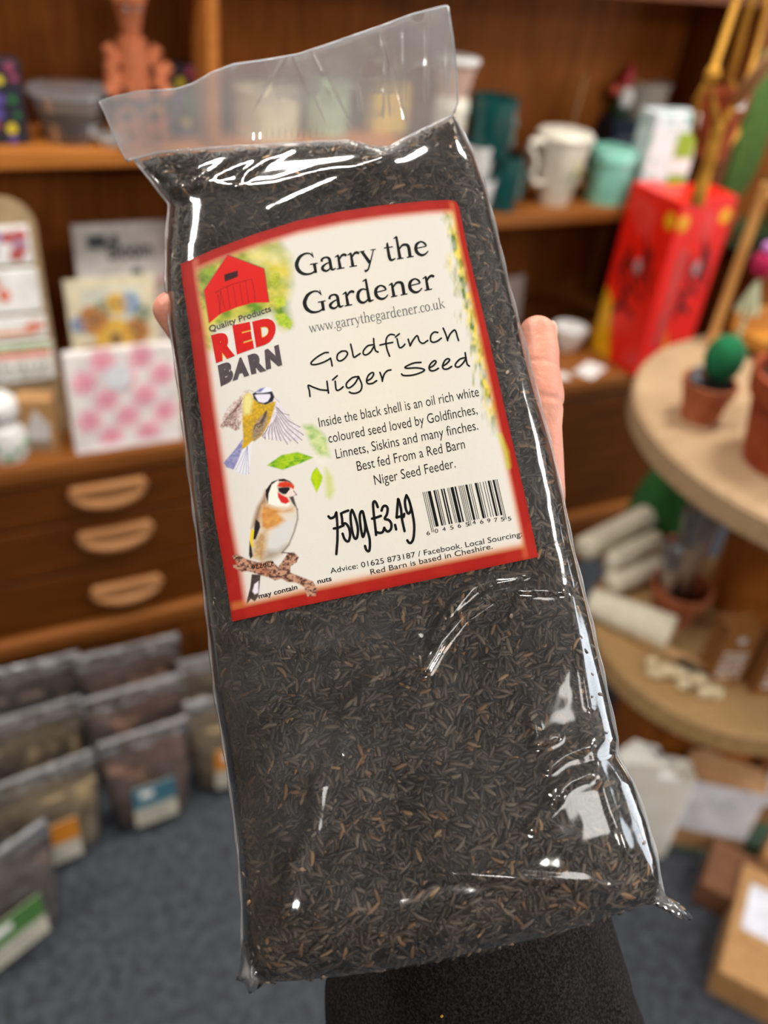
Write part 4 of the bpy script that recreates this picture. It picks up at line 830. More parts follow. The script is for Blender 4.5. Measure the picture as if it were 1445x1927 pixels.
# ---- the paper label
nu, nv_ = 430, 540
tp_, bt_, lf_, rt_ = resample(LAB_E['top'], nu), resample(LAB_E['bot'], nu), resample(LAB_E['left'], nv_), resample(LAB_E['right'], nv_)
u = np.linspace(0, 1, nu)[None, :, None]; v = np.linspace(0, 1, nv_)[:, None, None]
Q = (1 - v)*tp_[None] + v*bt_[None] + (1 - u)*lf_[:, None] + u*rt_[:, None] - ((1 - u)*(1 - v)*tp_[0] + u*(1 - v)*tp_[-1] + (1 - u)*v*bt_[0] + u*v*bt_[-1])
lx, ly = Q[..., 0], Q[..., 1]; u2, v2 = u[..., 0] + 0*lx, v[..., 0] + 0*lx
def c3(c): return np.array(lin(c))
tint = np.ones(lx.shape + (3,))*c3((217, 213, 206)); nz = noise2(lx/90, ly/90, 51, 2)
def blend(c, a): 
    global tint
    tint = tint*(1 - a[..., None]) + (c if isinstance(c, np.ndarray) and c.ndim == 3 else c3(c))*a[..., None]
blend((226, 219, 200), np.clip(1 - np.abs(u2 - .62)*2.6, 0, 1)*np.clip(1 - np.abs(v2 - .5)*1.7, 0, 1)*.8)
blend((214, 208, 196), np.clip(noise2(lx/2.2, ly/2.2, 61, 1)*.25, 0, .2))
def conv(sc, ox, oy): return lambda pts: [(ox + x/sc, oy + y/sc) for x, y in pts]
def paint(poly, c, soft=1.2, a=1.0, c2=None, ns=8, an=1.0, seed=1, mask=None):
    global tint
    P = np.array(poly); x0, y0 = P.min(0) - 4*soft - 2; x1, y1 = P.max(0) + 4*soft + 2
    sel = np.nonzero((lx > x0) & (lx < x1) & (ly > y0) & (ly < y1)); X, Y = lx[sel], ly[sel]
    if not len(X): return
    d = segdist(X, Y, poly, True); d = np.where(inpoly(X, Y, poly), d, -d); k = np.clip(.5 + d/(2*soft), 0, 1)*a
    if mask is not None: k = k*mask(X, Y)
    col = np.ones((len(X), 3))*c3(c)
    if c2 is not None:
        n = np.clip(.5 + an*noise2(X/ns, Y/ns*1.3, seed, 3), 0, 1)[:, None]; col = col*(1 - n) + c3(c2)*n
    tint[sel] = tint[sel]*(1 - k[:, None]) + col*k[:, None]
def pstroke(pts, c, wd, soft=.8, a=1.0):
    global tint
    P = np.array(pts); x0, y0 = P.min(0) - wd - 3; x1, y1 = P.max(0) + wd + 3; sel = np.nonzero((lx > x0) & (lx < x1) & (ly > y0) & (ly < y1)); X, Y = lx[sel], ly[sel]
    if not len(X): return
    k = np.clip(.5 + (wd/2 - segdist(X, Y, pts))/(2*soft), 0, 1)*a; tint[sel] = tint[sel]*(1 - k[:, None]) + c3(c)*k[:, None]
# leafy corner behind the barn
K1 = conv(4.129, 330, 370)
paint(K1([(90, 560), (420, 420), (640, 330), (800, 340), (890, 480), (900, 700), (860, 850), (900, 1000), (840, 1030), (740, 900), (300, 1030), (290, 1180), (190, 1200), (120, 900)]), (96, 134, 30), 11, 1, (200, 190, 84), 30, 1.2, 71)
paint(K1([(560, 380), (800, 400), (880, 560), (860, 650), (700, 560), (600, 500)]), (216, 196, 70), 14, .75, (236, 226, 180), 30, .9, 72)
paint(K1([(100, 620), (280, 500), (330, 620), (230, 800), (150, 860)]), (66, 104, 28), 8, .85, (140, 164, 60), 18, 1.1, 73)
for lf, cc in (([(750, 600), (810, 590), (820, 640), (770, 700), (735, 660)], (150, 160, 40)), ([(770, 920), (850, 905), (915, 975), (890, 1035), (800, 1000)], (140, 178, 30)), ([(760, 790), (850, 780), (860, 850), (790, 860)], (160, 180, 40)), ([(190, 1080), (250, 1080), (270, 1190), (190, 1160)], (130, 164, 40)), ([(150, 760), (210, 780), (230, 860), (170, 900)], (110, 150, 40))): paint(K1(lf), cc, 2.2, .9, (196, 204, 60), 6, 1, 74)
# right hand greenery
rd = (1 - u2)*545; ed = np.minimum.reduce([rd])
g = np.clip((50 + 18*noise2(lx/9, ly/26, 81, 2) - rd)/18, 0, 1)*np.clip((.66 - v2)/.08, 0, 1)*np.clip(.85 + .8*noise2(lx/10, ly/20, 82, 2), 0, 1)
n = np.clip(.5 + 1.1*noise2(lx/8, ly/15, 83, 2), 0, 1)[..., None]; tint = tint*(1 - g[..., None]) + (c3((84, 116, 44))*(1 - n) + c3((222, 204, 84))*n)*g[..., None]
# border
def border(dist, solid, fade, mid):
    a = np.clip((solid + fade - dist)/fade, 0, 1); blend(mid, np.clip((solid + fade*1.5 - dist)/(fade*1.3), 0, 1)**1.5*.85); blend((158, 26, 18), a**1.2)
border(v2*690, 15, 13, (226, 150, 120)); border(u2*545, 21, 13, (224, 150, 120)); border((1 - v2)*690, 19, 15, (226, 160, 84)); border((1 - u2)*545, 15, 11, (216, 130, 70))
blend((140, 20, 14), np.clip((7 - np.minimum(np.minimum(v2*690, (1 - v2)*690), np.minimum(u2, 1 - u2)*545))/5, 0, 1)*.6)
blend((178, 44, 28), np.clip(noise2(lx/40, ly/40, 91, 2), 0, .25)*(np.minimum(np.minimum(v2*690, (1 - v2)*690), np.minimum(u2, 1 - u2)*545) < 18))
# the barn
barn = K1([(405, 452), (690, 560), (728, 822), (600, 826), (480, 860), (350, 912), (262, 985), (222, 728)])
paint([(x - .8, y - .8) for x, y in barn], (120, 108, 100), 1.6); paint(barn, (204, 24, 16), .9); pstroke(barn[:3], (70, 50, 46), 1.1, .5, .8)
paint(K1([(378, 606), (484, 574), (486, 622), (384, 662)]), (48, 20, 22), .7)
for ln in ([(306, 745), (352, 735), (345, 915)], [(330, 760), (350, 900)], [(352, 735), (385, 875)], [(400, 705), (425, 868)], [(450, 700), (475, 855)], [(500, 675), (525, 835)], [(545, 660), (570, 825)], [(590, 640), (612, 720), (618, 815)], [(310, 742), (400, 698), (500, 665), (590, 640)]): pstroke(K1(ln), (60, 20, 20), 1.0, .5, .85)
# bird in flight
K5 = conv(7.605, 400, 710)
paint(K5([(520, 190), (470, 200), (400, 260), (300, 345), (220, 440), (160, 540), (140, 620), (95, 730), (150, 735), (230, 705), (330, 770), (385, 745), (430, 560), (440, 400), (520, 240)]), (222, 210, 204), 1.4, .95, (176, 150, 140), 4, 1.2, 101)
paint(K5([(420, 280), (300, 450), (190, 580), (110, 722), (240, 690), (330, 762), (378, 745), (330, 650), (360, 540), (420, 400)]), (112, 78, 68), 1.4, .85, (196, 170, 160), 3, 1.2, 102)
for q in range(7): pstroke(K5([(440 - 10*q, 290 + 20*q), (330 - 20*q, 480 + 15*q), (380 - 44*q, 735 - 6*q)]), (96, 66, 60), .9, .6, .6)
paint(K5([(890, 300), (960, 365), (1030, 470), (1120, 600), (1240, 700), (1290, 820), (1270, 890), (1200, 920), (1110, 905), (1060, 930), (970, 895), (850, 885), (740, 870), (700, 840), (820, 640), (880, 450)]), (226, 220, 226), 1.6, .9, (204, 196, 206), 5, 1, 103)
for a, c, e in (((900, 420), (1010, 520), (1095, 540)), ((920, 430), (1080, 620), (1250, 712)), ((915, 460), (1090, 680), (1300, 825)), ((915, 500), (1080, 730), (1278, 900)), ((910, 540), (1040, 760), (1222, 945)), ((905, 570), (1000, 780), (1120, 915)), ((895, 590), (970, 790), (1070, 955)), ((885, 610), (930, 780), (975, 908)), ((870, 640), (890, 780), (918, 900)), ((850, 660), (850, 790), (855, 895)), ((830, 680), (800, 800), (808, 885)), ((800, 700), (750, 800), (755, 885)), ((740, 800), (715, 840), (745, 870))): pstroke(K5([a, c, e]), (92, 74, 86), 1.5, .7, .85)
paint(K5([(430, 880), (330, 1020), (160, 1220), (200, 1290), (300, 1320), (390, 1130), (440, 1020)]), (112, 112, 168), 1.2, .95, (150, 150, 190), 5, 1, 104)
paint(K5([(420, 1030), (570, 910), (545, 1150), (515, 1390), (440, 1400), (320, 1330)]), (220, 220, 230), 1.2, .9)
for e in ((330, 1330), (385, 1370), (430, 1390), (475, 1395), (515, 1385)): pstroke(K5([(500, 990), e]), (126, 130, 168), 1.0, .6, .7)
paint(K5([(450, 250), (540, 225), (580, 300), (640, 350), (740, 385), (870, 350), (908, 345), (870, 480), (820, 640), (700, 840), (600, 910), (560, 915), (480, 1000), (415, 1035), (440, 880), (425, 640), (430, 420)]), (212, 168, 30), 1.2, 1, (170, 140, 44), 4, 1, 105)
paint(K5([(450, 250), (540, 225), (575, 330), (540, 520), (450, 540), (430, 420)]), (228, 222, 150), 4, .8)
paint(K5([(770, 480), (790, 620), (700, 820), (600, 910), (560, 850), (580, 700), (650, 600), (720, 540)]), (158, 140, 124), 3, .85, (110, 96, 90), 3, 1, 106)
pstroke(K5([(765, 500), (725, 600), (700, 640)]), (64, 52, 66), 5, 1.4, .85); pstroke(K5([(590, 750), (620, 680), (690, 650), (715, 680), (660, 720), (640, 700)]), (66, 48, 46), 2.2, .8, .8)
paint(K5([(570, 235), (620, 208), (850, 200), (885, 280), (860, 345), (760, 392), (660, 372), (590, 310)]), (30, 28, 42), 1.1)
paint(K5([(602, 255), (640, 245), (820, 240), (828, 280), (790, 342), (730, 368), (655, 350)]), (222, 220, 232), 1.1)
paint(K5([(612, 208), (680, 165), (760, 140), (830, 150), (860, 195), (780, 215), (700, 224), (630, 224)]), (224, 224, 236), 1.0); paint(K5([(615, 208), (680, 162), (750, 145), (690, 212)]), (76, 92, 156), 1.4, .9); pstroke(K5([(440, 205), (520, 182), (590, 210)]), (120, 112, 116), .9, .6, .7); pstroke(K5([(890, 300), (960, 358)]), (110, 104, 116), 1, .6, .8)
# leaves in the middle
K2 = conv(4.015, 380, 700)
paint(K2([(490, 706), (600, 628), (720, 604), (842, 646), (745, 690), (610, 740)]), (166, 196, 24), 1.3, 1, (92, 156, 24), 9, 1.1, 111); pstroke(K2([(500, 704), (660, 670), (840, 646)]), (196, 206, 80), 1, .7, .6)
paint(K2([(765, 405), (830, 398), (890, 440), (940, 500), (965, 640), (885, 640), (820, 540)]), (120, 172, 50), 5, .8, (196, 210, 130), 12, 1, 112)
paint(K2([(866, 718), (912, 790), (905, 832), (865, 912), (820, 812), (832, 760)]), (178, 204, 6), 1.4, 1, (150, 186, 20), 7, 1, 113); paint(K2([(935, 720), (985, 790), (1000, 900), (970, 962), (940, 940), (928, 800)]), (190, 202, 96), 5, .75); paint(K2([(860, 640), (930, 630), (960, 660), (920, 710), (870, 700)]), (226, 222, 210), 5, .6)
pstroke([(940, 820), (952, 850), (956, 878)], (190, 204, 60), 9, 4, .6)
# perched bird on a branch
K6 = conv(6.88, 430, 890)
paint(K6([(300, 1310), (415, 1320), (400, 1480), (385, 1600), (340, 1662), (290, 1632), (235, 1697), (240, 1640), (280, 1480)]), (52, 44, 42), 1, 1, (84, 68, 62), 5, 1, 121); paint(K6([(388, 1400), (335, 1440), (310, 1535), (340, 1572), (384, 1552)]), (228, 222, 230), 1.4)
paint(K6([(650, 82), (560, 120), (480, 220), (430, 340), (370, 440), (330, 560), (290, 720), (268, 900), (268, 1080), (330, 1110), (420, 1150), (560, 1122), (680, 1040), (780, 930), (860, 760), (900, 600), (890, 480), (850, 380), (830, 250), (850, 160), (790, 104), (720, 76)]), (214, 204, 186), 1.0)
paint(K6([(480, 220), (430, 340), (370, 440), (330, 560), (296, 720), (390, 660), (440, 420), (500, 390)]), (150, 118, 92), 4, .95)
paint(K6([(610, 690), (740, 610), (880, 560), (880, 660), (800, 860), (690, 1000), (520, 1090), (490, 900)]), (206, 206, 206), 7, .9); paint(K6([(500, 1000), (640, 1010), (760, 930), (690, 1040), (560, 1120), (430, 1140)]), (140, 120, 100), 7, .75)
paint(K6([(440, 400), (560, 440), (720, 488), (830, 450), (826, 492), (650, 520), (725, 620), (640, 682), (500, 745), (430, 710), (410, 560)]), (212, 152, 66), 5, .95, (190, 120, 44), 9, .8, 122)
paint(K6([(480, 750), (400, 780), (335, 900), (310, 1090), (440, 1132), (478, 1000), (490, 860)]), (160, 116, 66), 6, .9, (196, 160, 100), 6, .8, 123)
pstroke(K6([(888, 470), (896, 590), (850, 760), (780, 930), (690, 1036)]), (96, 82, 76), 2.6, 1.6, .8)
paint(K6([(650, 82), (560, 116), (482, 220), (478, 290), (510, 392), (522, 270), (565, 150)]), (26, 22, 24), 1.1); paint(K6([(640, 106), (655, 80), (720, 74), (790, 104), (846, 155), (760, 112), (690, 110)]), (30, 24, 24), 1)
paint(K6([(562, 152), (640, 106), (628, 180), (640, 300), (690, 390), (800, 396), (770, 430), (620, 430), (515, 394), (522, 270)]), (238, 232, 220), 1.6)
paint(K6([(628, 172), (660, 122), (740, 108), (810, 130), (852, 172), (842, 212), (780, 182), (700, 192)]), (214, 64, 34), 1.2, 1, (188, 44, 28), 5, .8, 124); paint(K6([(638, 246), (690, 285), (760, 318), (790, 370), (740, 402), (680, 382), (640, 312)]), (204, 38, 34), 1.3)
paint(K6([(638, 192), (780, 180), (806, 212), (742, 275), (702, 275), (652, 242)]), (28, 20, 26), 1.3); paint(K6([(810, 194), (852, 236), (885, 286), (820, 302), (738, 302), (772, 240)]), (230, 208, 200), 1.1); pstroke(K6([(842, 232), (884, 284), (860, 286)]), (80, 70, 70), 1.6, .7, .9)
paint(K6([(785, 312), (840, 300), (862, 380), (895, 480), (826, 392)]), (40, 32, 32), 1.5, .95); paint(K6([(352, 598), (402, 640), (412, 700), (350, 862), (312, 862), (330, 720)]), (34, 28, 28), 1.3)
paint(K6([(290, 728), (330, 740), (316, 880), (322, 960), (290, 955), (274, 860)]), (228, 196, 24), 1.2); paint(K6([(272, 880), (298, 960), (314, 1080), (282, 1112), (264, 1062)]), (34, 30, 24), 1.2)
paint(K6([(60, 1062), (110, 1052), (250, 1120), (400, 1160), (560, 1130), (640, 1220), (700, 1140), (740, 1080), (770, 1030), (850, 1030), (910, 1090), (880, 1160), (800, 1210), (800, 1290), (900, 1330), (1010, 1372), (1090, 1402), (1140, 1490), (1130, 1590), (1020, 1602), (980, 1480), (880, 1422), (760, 1412), (690, 1370), (600, 1392), (520, 1352), (400, 1322), (260, 1272), (180, 1282), (60, 1222), (56, 1182), (160, 1202), (50, 1100)]), (188, 142, 116), 1.2, 1, (84, 54, 46), 4.2, 1.7, 125)
paint(K6([(300, 1180), (430, 1180), (560, 1290), (500, 1330), (380, 1280)]), (196, 116, 72), 3, .6, (120, 70, 50), 4, 1.4, 126); pstroke(K6([(700, 1030), (770, 1038), (790, 1060)]), (70, 54, 50), 1.8, .7)
PAPER = attr_mat('printed_paper', .55, .14, .00002, 2500)
Pl = cp(lx, ly, film_depth(lx, ly, wr=False) - .0007) - BO
label = npmesh('label', Pl.reshape(-1, 3), gridfaces(nv_, nu, 0, True), PAPER, bag, tint=tint.reshape(-1, 3)); label['label'] = 'white paper label with red border, printed birds and handwriting'
def lp3(P, layer=1): P = np.asarray(P, float); return cp(P[:, 0], P[:, 1], film_depth(P[:, 0], P[:, 1], wr=False) - .0007 - .00007*layer) - BO
class Ink:
    def __init__(s): s.v = []; s.f = []
    def poly(s, V, Fs): n = len(s.v); s.v += [tuple(p) for p in V]; s.f += [tuple(n + i for i in f) for f in Fs]
    def stroke(s, pts, wd=None, cap=True, n=7):
        P = np.array(pts, float); wd_ = P[:, 2] if P.shape[1] > 2 else np.full(len(P), wd); P = P[:, :2]
        if len(P) > 2:                                           # smooth through the points
            E = np.r_[[2*P[0] - P[1]], P, [2*P[-1] - P[-2]]]; out = []; wo = []
            for i in range(len(P) - 1):
                for t in np.linspace(0, 1, n, endpoint=False):
                    a, b_, c, d = E[i], E[i + 1], E[i + 2], E[i + 3]
                    out.append(.5*(2*b_ + (c - a)*t + (2*a - 5*b_ + 4*c - d)*t*t + (3*b_ - a - 3*c + d)*t**3)); wo.append(wd_[i]*(1 - t) + wd_[i + 1]*t)
            P = np.array(out + [P[-1]]); wd_ = np.array(wo + [wd_[-1]])
        T = np.gradient(P, axis=0); T /= np.linalg.norm(T, axis=1)[:, None] + 1e-9; Nn = np.c_[-T[:, 1], T[:, 0]]
        L_, R_ = P + Nn*wd_[:, None]/2, P - Nn*wd_[:, None]/2; m_ = len(P); s.poly(np.r_[L_, R_], [(i, i + 1, m_ + i + 1, m_ + i) for i in range(m_ - 1)])
        if cap:
            for c, r in ((P[0], wd_[0]/2), (P[-1], wd_[-1]/2)): s.poly([c + r*np.array([math.cos(a), math.sin(a)]) for a in np.linspace(0, 2*PI, 11)[:-1]], [tuple(range(10))])
    def text(s, body, p0, p1, cap, up=(-.17, -.985), bold=0, space=1, cap_h=.73):
        V, Fs = text_mesh(body, 1, bold, space); p0, p1 = np.array(p0, float), np.array(p1, float); up = np.array(up)/np.linalg.norm(up)
        lo, hi = V[:, 0].min(), V[:, 0].max(); s.poly([p0 + (p1 - p0)*(q[0] - lo)/(hi - lo) + up*q[1]/cap_h*cap for q in V], Fs)
    def nib(s, body, p0, p1, xh, up=(-.17, -.985), thin=1.0):
        p0, p1 = np.array(p0, float), np.array(p1, float); up = np.array(up)/np.linalg.norm(up); tot = sum(GL[c][0] for c in body); X = 0; ux = (p1 - p0)/tot; k = xh
        for c in body:
            for st in GL[c][1]: s.stroke([(*(p0 + ux*(X + x) + up*y*xh), w_*k*thin*(1.0 if len(st) > 2 or True else 1)) for x, y, w_ in st], cap=False, n=6)
            X += GL[c][0]
    def build(s, name, mat, layer=1):
        V = lp3(np.array(s.v), layer); me = bpy.data.meshes.new(name); me.from_pydata([tuple(v) for v in V], [], s.f); me.materials.append(mat)
        o = bpy.data.objects.new(name, me); COL.objects.link(o); o.parent = label; return o
def arch(x0, st): return [[(x0, st, .13), (x0, .05, .19)], [(x0 - .2, .035, .07), (x0 + .22, .035, .07)], [(x0 - .2, st - .1, .05), (x0 - .06, st - .03, .09), (x0 + .05, st + .02, .1)], [(x0 + .06, .7, .08), (x0 + .26, .93, .12), (x0 + .5, .94, .16), (x0 + .64, .75, .19), (x0 + .64, .05, .19)], [(x0 + .42, .035, .07), (x0 + .86, .035, .07)]]
GL = {' ': (.5, []), '.': (.42, [[(.2, 0, .2), (.2, .18, .2)]]),
 'G': (1.55, [[(1.2, 1.2, .06), (1.05, 1.42, .09), (.75, 1.47, .11), (.4, 1.3, .18), (.17, .95, .22), (.12, .68, .23), (.2, .35, .22), (.45, .08, .17), (.78, .0, .11), (1.05, .06, .1), (1.24, .2, .12)], [(1.19, 1.5, .05), (1.23, 1.1, .06)], [(1.22, .64, .19), (1.22, .0, .16)], [(.95, .66, .07), (1.44, .66, .07)]]),
 'a': (.98, [[(.14, .72, .15), (.2, .9, .12), (.42, .98, .1), (.6, .9, .15), (.66, .7, .18), (.66, .2, .18), (.74, .04, .13), (.95, .1, .05)], [(.66, .6, .07), (.35, .5, .1), (.14, .32, .17), (.15, .14, .17), (.32, .02, .13), (.5, .08, .09), (.66, .24, .07)]]),
 'r': (.80, [[(.24, .97, .13), (.24, .05, .19)], [(.02, .035, .07), (.5, .035, .07)], [(.02, .87, .05), (.16, .94, .09), (.28, 1.0, .1)], [(.3, .7, .08), (.44, .9, .13), (.62, .96, .16), (.76, .86, .14)]]),
 'y': (1.02, [[(.14, .97, .17), (.52, .08, .2)], [(.88, .97, .07), (.7, .5, .07), (.5, .0, .09), (.32, -.38, .1), (.1, -.44, .15)], [(.0, .97, .06), (.32, .97, .06)], [(.7, .97, .06), (1.03, .97, .06)]]),
 't': (.66, [[(.3, 1.32, .04), (.26, 1.1, .15), (.26, .25, .19), (.36, .03, .15), (.62, .1, .06)], [(.02, .95, .07), (.58, .95, .07)]]),
 'h': (1.18, arch(.24, 1.6)), 'n': (1.18, arch(.24, .97)),
 'e': (.98, [[(.16, .56, .07), (.8, .6, .07)], [(.8, .6, .1), (.74, .8, .13), (.6, .94, .1), (.44, .97, .1), (.22, .82, .17), (.13, .52, .2), (.2, .22, .19), (.42, .03, .15), (.66, .06, .1), (.88, .24, .06)]]),
 'd': (1.14, [[(.78, .86, .08), (.5, .97, .1), (.24, .82, .18), (.13, .48, .2), (.2, .16, .18), (.4, .02, .14), (.6, .08, .1), (.78, .24, .08)], [(.8, 1.6, .13), (.8, .2, .19), (.86, .05, .13), (1.08, .08, .05)], [(.58, 1.5, .05), (.72, 1.57, .09), (.86, 1.62, .09)]]),
 'w': (1.5, [[(.1, .97, .16), (.42, .03, .17)], [(.42, .03, .08), (.72, .95, .08)], [(.68, .97, .16), (1.02, .03, .17)], [(1.02, .03, .08), (1.36, .97, .08)], [(0, .97, .06), (.28, .97, .06)], [(1.22, .97, .06), (1.5, .97, .06)]]),
 'g': (1.0, [[(.45, .98, .1), (.2, .85, .16), (.2, .5, .16), (.45, .36, .1), (.7, .5, .16), (.7, .85, .16), (.45, .98, .1)], [(.3, .4, .07), (.18, .22, .12), (.45, .08, .14), (.8, -.04, .16), (.84, -.3, .12), (.45, -.48, .1), (.1, -.34, .12), (.16, -.08, .09), (.34, .06, .08)], [(.7, .9, .07), (.95, .96, .09)]]),
 'c': (.88, [[(.8, .74, .16), (.66, .94, .11), (.44, .97, .1), (.22, .82, .17), (.13, .5, .2), (.2, .2, .19), (.42, .03, .14), (.66, .06, .1), (.84, .22, .06)]]),
 'o': (1.05, [[(.5, .98, .1), (.24, .85, .17), (.13, .5, .2), (.24, .14, .17), (.5, .02, .1), (.76, .14, .17), (.88, .5, .2), (.76, .85, .17), (.5, .98, .1)]]),
 'u': (1.16, [[(.24, .97, .18), (.24, .3, .18), (.36, .06, .14), (.56, .06, .11), (.8, .26, .08)], [(.82, .97, .18), (.82, .15, .18), (.9, .04, .12), (1.1, .08, .05)], [(.04, .96, .06), (.26, .96, .06)], [(.62, .96, .06), (.84, .96, .06)]]),
 'k': (1.1, [[(.24, 1.6, .13), (.24, .05, .19)], [(.04, .035, .07), (.46, .035, .07)], [(.04, 1.5, .05), (.28, 1.62, .1)], [(.3, .5, .07), (.84, .94, .08)], [(.5, .62, .12), (.98, .04, .19)], [(.66, .96, .06), (1.0, .96, .06)]])}
INKB = M('black_ink', (10, 11, 12), .6, (6, 7, 8), 400, spec=.15); INKG = M('grey_ink', (84, 74, 78), .6, (72, 64, 68), 500, spec=.15); INKR = M('red_ink', (202, 20, 16), .6, (192, 16, 14), 400, spec=.15); INKY = M('yellow_ink', (238, 190, 40), .5); INKW = M('halo_white', (232, 228, 224), .5); URLK = M('slate_ink', (78, 82, 86), .6)
K = Ink()
K.nib('Garry the', (558, 519.5), (810, 478), 26.5, thin=1.22); K.nib('Gardener', (573, 591.5), (822, 543), 26.5, thin=1.22); K.build('shop_lettering', INKB)
K = Ink(); K.nib('www.garrythegardener.co.uk', (583, 626.5), (838, 579.5), 12.8, thin=.78); K.build('web_address', URLK)
K = Ink(); C4 = conv(3.0104, 560, 700)
for s, a, c in (('Inside the black shell is an oil rich white', (124, 313), (1029, 136)), ('coloured seed loved by Goldfinches,', (178, 402), (1020, 237)), ('Linnets, Siskins and many finches.', (220, 491), (1024, 326)), ('Best fed From a Red Barn', (340, 561), (950, 432)), ('Niger Seed Feeder.', (438, 640), (896, 541))):
    p0, p1 = C4([a, c]); K.text(s, p0, p1, 19.5, bold=-.004)
K.build('description_text', INKB); K = Ink()
for s, a, c, h in (('Advice: 01625 873187 / Facebook. Local Sourcing:', (187, 1142), (1272, 931), 10.8), ('Red Barn is based in Cheshire.', (415, 1148), (1105, 1000), 10.8)):
    p0, p1 = C4([a, c]); K.text(s, p0, p1, h)
K.build('advice_text', INKB); K = Ink(); p0, p1 = K2([(430, 1712), (722, 1640)]); K.text('may contain', p0, p1, 9.5, bold=.018); p0, p1 = K2([(875, 1600), (981, 1576)]); K.text('nuts', p0, p1, 9.5, bold=.018); K.build('nut_warning', INKB); K = Ink()
p0, p1 = K2([(540, 1432), (374, 1462)]); K.text('230226', p0, p1, 8.5, up=(.17, .985)); K.build('date_code', INKB)
K = Ink(); C1 = conv(4.5156, 570, 600)
for st in ([(215, 286), (180, 290), (120, 325), (72, 368), (76, 388), (120, 386), (180, 366), (234, 336)], [(234, 334), (241, 360), (248, 400)], [(330, 274), (296, 300), (290, 340), (312, 358), (350, 340), (378, 300), (365, 275), (328, 274)], [(405, 215), (418, 270), (432, 325), (460, 312), (486, 295)],
           [(594, 220), (550, 230), (515, 270), (515, 300), (540, 305), (575, 280), (602, 235)], [(600, 168), (605, 220), (616, 268), (638, 282)], [(777, 137), (745, 132), (715, 155), (705, 200), (715, 260), (736, 317)], [(654, 223), (700, 212), (762, 200)], [(799, 168), (811, 222), (824, 246), (850, 234), (866, 215)], [(785, 155), (819, 127)],
           [(894, 173), (911, 230)], [(912, 228), (930, 190), (962, 147), (976, 150), (990, 190), (1020, 208), (1060, 184)], [(1146, 116), (1115, 113), (1088, 140), (1085, 182), (1105, 199), (1140, 190), (1176, 164)], [(1191, 79), (1213, 130), (1230, 185)], [(1228, 180), (1250, 130), (1284, 96), (1300, 110), (1311, 150), (1322, 184)],
           [(60, 660), (54, 610), (45, 565), (90, 582), (150, 602), (215, 608)], [(204, 530), (210, 580), (217, 630)], [(274, 530), (280, 590), (292, 608), (320, 596), (341, 577)], [(252, 519), (291, 484)], [(468, 490), (420, 500), (372, 545), (372, 580), (397, 585), (440, 550), (472, 496)], [(472, 490), (500, 560), (490, 608), (455, 630), (417, 632), (394, 621)],
           [(546, 526), (580, 506), (601, 472), (590, 456), (556, 480), (541, 524), (552, 550), (590, 548), (626, 525)], [(654, 455), (670, 500), (675, 530)], [(675, 520), (690, 472), (716, 442), (747, 434)], [(1003, 370), (940, 376), (870, 408), (885, 420), (960, 416), (1018, 425), (1030, 440), (980, 465), (910, 481), (852, 480), (838, 468)],
           [(1076, 416), (1110, 396), (1131, 366), (1116, 356), (1086, 380), (1071, 415), (1086, 440), (1120, 438), (1151, 420)], [(1190, 401), (1222, 380), (1246, 350), (1230, 339), (1205, 356), (1186, 400), (1197, 425), (1230, 425), (1263, 405)], [(1372, 330), (1330, 345), (1296, 385), (1302, 408), (1330, 405), (1365, 370), (1387, 332)], [(1378, 288), (1386, 340), (1396, 385), (1413, 401)]): K.stroke(C1(st), 3.3)
K.build('handwritten_name', INKB)
K = Ink(); C3 = conv(7.225, 600, 890)
for st in ([(130, 590), (160, 616), (213, 592), (237, 536)], [(237, 536), (250, 700), (252, 900), (237, 1103)], [(203, 755), (260, 745), (335, 712)], [(400, 511), (345, 530), (300, 552)], [(302, 552), (316, 630), (318, 692)], [(318, 692), (365, 688), (405, 740), (424, 830), (410, 915), (380, 928), (345, 890), (322, 825)],
           [(450, 502), (431, 560), (436, 680), (460, 820), (490, 892), (520, 870), (530, 760), (505, 640), (470, 540), (450, 502)], [(570, 527), (555, 590), (566, 720), (590, 850), (606, 860), (630, 760), (620, 640), (596, 527), (570, 527)], [(602, 540), (650, 750), (690, 900), (690, 1036), (670, 1064), (642, 1040), (627, 992)],
           [(800, 465), (780, 410), (755, 386), (737, 420), (746, 560), (765, 720), (778, 842)], [(722, 621), (780, 606), (843, 583)], [(775, 802), (830, 815), (868, 800), (890, 745)], [(852, 512), (870, 462), (905, 446), (934, 480), (925, 560), (895, 622), (950, 640), (984, 690), (980, 760), (940, 796), (905, 775), (888, 745)], [(1036, 706), (1050, 768)],
           [(1076, 354), (1066, 480), (1056, 606)], [(1056, 606), (1105, 592), (1150, 598), (1160, 556)], [(1084, 362), (1114, 480), (1132, 640), (1165, 790)], [(1190, 302), (1170, 380), (1180, 480), (1210, 550), (1240, 530), (1250, 470), (1225, 370), (1190, 302)], [(1230, 385), (1270, 540), (1296, 720), (1286, 880), (1255, 946), (1222, 945), (1202, 916)]): K.stroke(C3(st), 4.9)
K.build('handwritten_price', INKB)
K = Ink(); C0 = conv(7.225, 780, 890)
